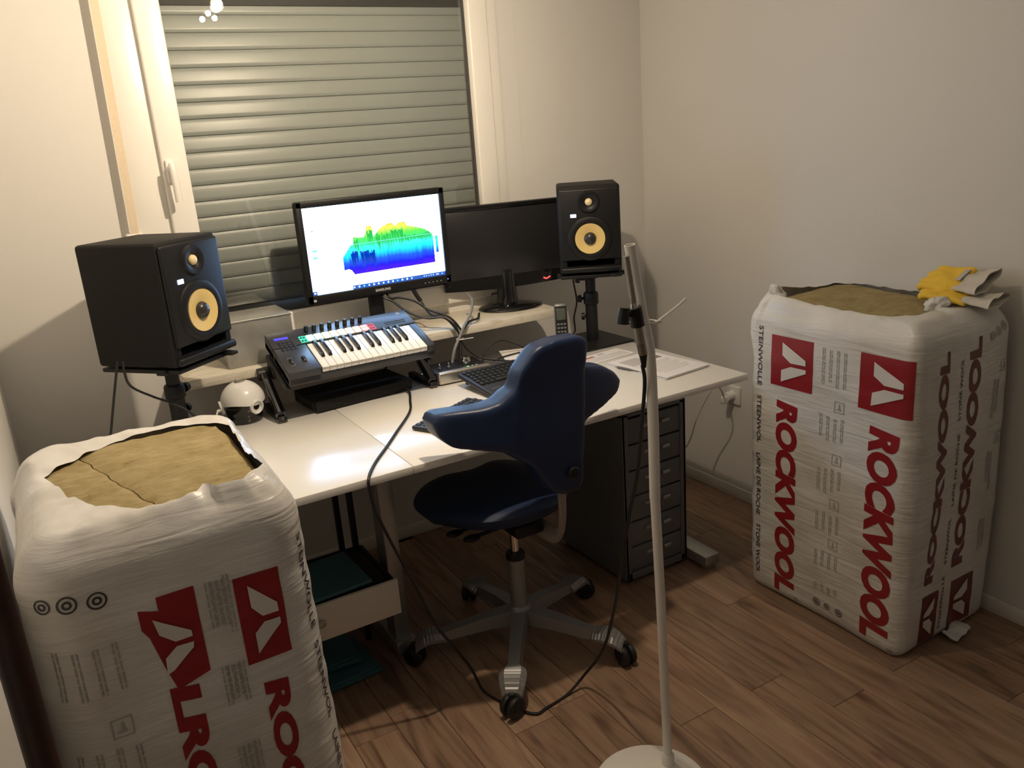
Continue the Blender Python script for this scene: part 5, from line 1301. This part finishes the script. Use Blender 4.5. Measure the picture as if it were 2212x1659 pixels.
def build_right_bag():
    b = Bag(2.158, 1.575, 0.222, 0.297, 0.045, 0.978, 3.3, 0.8); b.overhang = 0.020; b.lift = 0.013
    def rim(th):
        back = max(0.0, math.cos(th - math.radians(60))); lf = max(0.0, math.cos(th - math.radians(118))) ** 8
        return 0.003 + 0.001 * back ** 2 + 0.022 * lf + 0.006 * noise.noise(Vector((math.cos(th) * 5, math.sin(th) * 5, 4.0)))
    hole = [(2.00, 1.845), (1.968, 1.760), (1.956, 1.650), (1.956, 1.559), (1.972, 1.455), (2.010, 1.400), (2.060, 1.372), (2.125, 1.368), (2.20, 1.415), (2.285, 1.450), (2.335, 1.520), (2.352, 1.600), (2.350, 1.700), (2.335, 1.790), (2.28, 1.845), (2.16, 1.860), (2.07, 1.858)]
    t = build_bag(b, 'white film stone wool pack by the right wall, work gloves on top', hole, rim, 0.998, 'brown stone wool in the torn opening', [])
    sl = b.s_left
    # wide side: lettering reads downwards
    logo(b, t, sl(1.775), sl(1.618), 0.748, 0.908, 'print_red')
    text_down(b, t, 'ROCKWOOL', sl(1.748), sl(1.665), 0.703, 0.675, 'print_red', 0.055, 0.12)
    logo(b, t, sl(1.455), sl(1.290), 0.748, 0.910, 'print_red')
    text_down(b, t, 'ROCKWOOL', sl(1.413), sl(1.315), 0.706, 0.672, 'print_red', 0.055, 0.12)
    text_down(b, t, 'STEINWOLLE', sl(1.828), sl(1.811), 0.928, 0.195, 'print_dark', 0.012)
    text_down(b, t, 'STEENWOL', sl(1.828), sl(1.811), 0.700, 0.165, 'print_dark', 0.012)
    text_down(b, t, 'LAINE DE ROCHE', sl(1.828), sl(1.811), 0.500, 0.225, 'print_dark', 0.012)
    text_down(b, t, 'STONE WOOL', sl(1.828), sl(1.811), 0.240, 0.185, 'print_dark', 0.012)
    small_print(b, t, sl(1.588), sl(1.488), [(0.905, 0.775, 4, False), (0.700, 0.610, 4, True), (0.535, 0.450, 4, True), (0.390, 0.320, 4, True), (0.255, 0.190, 4, True), (0.135, 0.100, 4, False)], 11)
    for y, r in ((1.575, 0.014), (1.535, 0.011), (1.49, 0.013)): ring_icon(b, t, sl(y), 0.060, r)
    for y in (1.660, 1.310): ring_icon(b, t, sl(y), 0.024, 0.009, 'print_grey')
    # narrow side: lettering reads upwards from the squares at the bottom
    sf = b.s_front
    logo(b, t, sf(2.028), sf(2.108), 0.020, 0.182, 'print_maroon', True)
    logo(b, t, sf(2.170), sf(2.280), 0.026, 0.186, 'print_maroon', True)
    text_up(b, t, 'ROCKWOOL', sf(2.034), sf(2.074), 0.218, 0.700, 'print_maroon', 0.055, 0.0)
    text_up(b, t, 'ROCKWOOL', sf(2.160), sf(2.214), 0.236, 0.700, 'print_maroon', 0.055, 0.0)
    for wd, z0, ln in (('STEINWOLLE', 0.04, 0.18), ('STEENWOL', 0.26, 0.15), ('LAINE DE ROCHE', 0.45, 0.22), ('STONE WOOL', 0.71, 0.18)):
        text_up(b, t, wd, sf(2.122), sf(2.133), z0, ln, 'print_dark', 0.01)
    small_print(b, t, sf(2.280), sf(2.345), [(0.80, 0.66, 2, True), (0.58, 0.46, 2, True), (0.36, 0.24, 2, False)], 12)
    for x, z in ((2.262, 0.925), (2.292, 0.935), (2.322, 0.945)): ring_icon(b, t, sf(x), z, 0.013, 'print_grey')
    # crumpled flaps at the rim and at the foot
    m = MB(); m.box((0.0, 0.0, 0.0), (0.10, 0.05, 0.012), 0.005, 3); me = remeshed(m, 0.005, 3)
    for v in me.vertices:
        v.co.z += 0.020 * noise.noise(v.co * 22) + 0.006 * noise.noise(v.co * 60); v.co.y *= 1 + 0.5 * noise.noise(Vector((v.co.x * 20, 2, 2)))
    o = link('film_flap', me, 'film', t, angle=80); o.location = (0.03, -0.315, 0.022); o.rotation_euler = (0, 0, 0.15)
    m = MB(); m.sphere((0, 0, 0), 0.034, 20, 14, (0.55, 0.9, 1.0)); me = remeshed(m, 0.005, 2)
    for v in me.vertices:
        d = 0.016 * noise.noise(v.co * 30) + 0.006 * noise.noise(v.co * 75); v.co += v.co.normalized() * d
    o = link('film_flap', me, 'film', t, angle=80); o.location = (-0.165, 0.235, 1.022); o.rotation_euler = (0.2, -0.3, 0)
    o2 = share(o, t); o2.location = (0.035, -0.17, 1.008); o2.rotation_euler = (1.3, 0.3, 0.5); o2.scale = (1, 0.8, 1.0)
build_right_bag()

def build_left_bag():
    b = Bag(0.100, 1.612, 0.232, 0.262, 0.085, 0.984, 8.1, 1.0); b.overhang = 0.034; b.lift = 0.014
    def rim(th):
        fr = max(0.0, math.cos(th + math.radians(60))) ** 6
        bk = max(0.0, math.cos(th - math.radians(95))) ** 2
        return 0.003 + 0.002 * bk + 0.012 * fr + 0.007 * noise.noise(Vector((math.cos(th) * 6, math.sin(th) * 6, 9.0)))
    hole = [(-0.061, 1.697), (-0.030, 1.57), (0.010, 1.480), (0.060, 1.425), (0.120, 1.405), (0.163, 1.415), (0.180, 1.440), (0.192, 1.398), (0.240, 1.405), (0.285, 1.450), (0.312, 1.527), (0.318, 1.609), (0.312, 1.700), (0.285, 1.775), (0.225, 1.820), (0.150, 1.835), (0.080, 1.822), (0.010, 1.780)]
    t = build_bag(b, 'white film stone wool pack by the left wall, its top torn wide open', hole, rim, 1.002, 'brown stone wool in the torn opening', [-0.045])
    sf = b.s_front
    # cleaner print column on the right
    logo(b, t, sf(0.184), sf(0.263), 0.700, 0.868, 'print_red')
    text_down(b, t, 'ROCKWOOL', sf(0.203), sf(0.247), 0.655, 0.690, 'print_red', 0.055, 0.05)
    # folded print: the square and the letters show only in part where the film is doubled over
    q = sf(0.030); w = 0.092
    fn = lambda x, y: (q + w * x, 0.705 + 0.175 * y)
    wrap(b, t, polys([[(0.35, 1.0), (1.0, 1.0), (1.0, 0.08), (0.40, 0.0), (0.25, 0.30), (0.12, 0.62), (0.02, 0.72), (0.02, 0.92), (0.35, 0.86)]]), fn, 'printed_square', 'print_red', 0.0012, 0.05)
    wrap(b, t, polys([[(0.22, 0.80), (0.36, 0.74), (0.82, 0.56), (0.82, 0.50), (0.52, 0.50), (0.28, 0.62)], [(0.28, 0.20), (0.30, 0.36), (0.52, 0.45), (0.82, 0.44), (0.80, 0.38), (0.40, 0.22)]]), fn, 'printed_mark', 'film_white', 0.0032, 0.05)
    text_down(b, t, 'LROCKWOOL', sf(0.052), sf(0.100), 0.712, 0.78, 'print_red', 0.060, 0.10)
    text_down(b, t, 'STEINWOLLE', sf(0.315), sf(0.331), 0.905, 0.195, 'print_dark', 0.012)
    text_down(b, t, 'STEENWOL', sf(0.315), sf(0.331), 0.680, 0.165, 'print_dark', 0.012)
    text_down(b, t, 'LAINE DE ROCHE', sf(0.315), sf(0.331), 0.480, 0.225, 'print_dark', 0.012)
    small_print(b, t, sf(0.136), sf(0.176), [(0.885, 0.770, 4, False), (0.720, 0.640, 4, False), (0.560, 0.470, 4, False)], 21)
    small_print(b, t, sf(-0.105), sf(0.010), [(0.835, 0.745, 4, False), (0.645, 0.560, 4, True), (0.470, 0.390, 4, True)], 22)
    for x, z, r in ((-0.098, 0.915, 0.013), (-0.062, 0.912, 0.015), (-0.020, 0.905, 0.015)): ring_icon(b, t, sf(x), z, r)
build_left_bag()

# ------------------------------------------------------------------ work gloves on the right pack
def build_gloves():
    def glove(loc, rz, tiltx, label, thumb, fold):
        g = thing('work_glove', label, 'glove', loc, rz, 'pair of work gloves'); g.rotation_euler = (tiltx[0], tiltx[1], rz)
        m = MB(); m.box((0, 0.03, 0), (0.104, 0.110, 0.018), 0.008, 3)
        for i, (x, L) in enumerate(((-0.039, 0.050), (-0.013, 0.060), (0.013, 0.056), (0.038, 0.042))):
            m.tube([(x, 0.065, 0.0), (x * 1.03, 0.065 + L * 0.55, 0.002), (x * 1.05, 0.065 + L, -0.006 - fold)], [0.0145, 0.0125], 12, flat=0.75)
        m.tube([(0.044 * thumb, 0.005, 0), (0.070 * thumb, 0.035, -0.002), (0.078 * thumb, 0.070, -0.006)], [0.015, 0.012], 12, flat=0.8)
        me = remeshed(m, 0.0045, 4, 0.5)
        for v in me.vertices: v.co.z += 0.009 * noise.noise(v.co * 20 + Vector((loc[0] * 9, 0, 0)))
        link('glove_hand', me, 'glove_yellow', g, angle=80, label='yellow leather palm and fingers')
        # hollow canvas cuff
        n, vs, fs = 32, [], []
        for (y, a, c) in ((-0.012, 0.050, 0.010), (-0.040, 0.052, 0.012), (-0.066, 0.055, 0.011), (-0.092, 0.060, 0.016), (-0.091, 0.056, 0.012), (-0.066, 0.050, 0.008), (-0.040, 0.047, 0.008), (-0.02, 0.044, 0.006)):
            for i in range(n):
                th = 2 * PI * i / n; p = Vector((a * math.cos(th), y, c * math.sin(th)))
                p += Vector((0, 0, 0.020 * noise.noise(Vector((p.x * 22 + loc[1] * 7, y * 18, 1))))); vs.append(p)
        for k in range(7):
            for i in range(n): fs.append((k * n + i, k * n + (i + 1) % n, (k + 1) * n + (i + 1) % n, (k + 1) * n + i))
        m = MB(); m._add(vs, fs); m.build('cuff', 'glove_cuff', g, angle=80, label='off-white canvas cuff')
        m = MB(); m.box((0.006, -0.012, 0.0165), (0.05, 0.016, 0.002), 0.0008); m.build('cuff_print', 'ink_grey', g)
    glove((2.262, 1.365, 1.026), math.radians(4), (math.radians(3), math.radians(-8)), 'lower yellow work glove with open off-white cuff on the right stone wool pack', 1, 0.004)
    glove((2.292, 1.405, 1.064), math.radians(-6), (math.radians(-3), math.radians(-30)), 'upper yellow work glove with off-white cuff, lying on the other glove', -1, 0.006)
build_gloves()
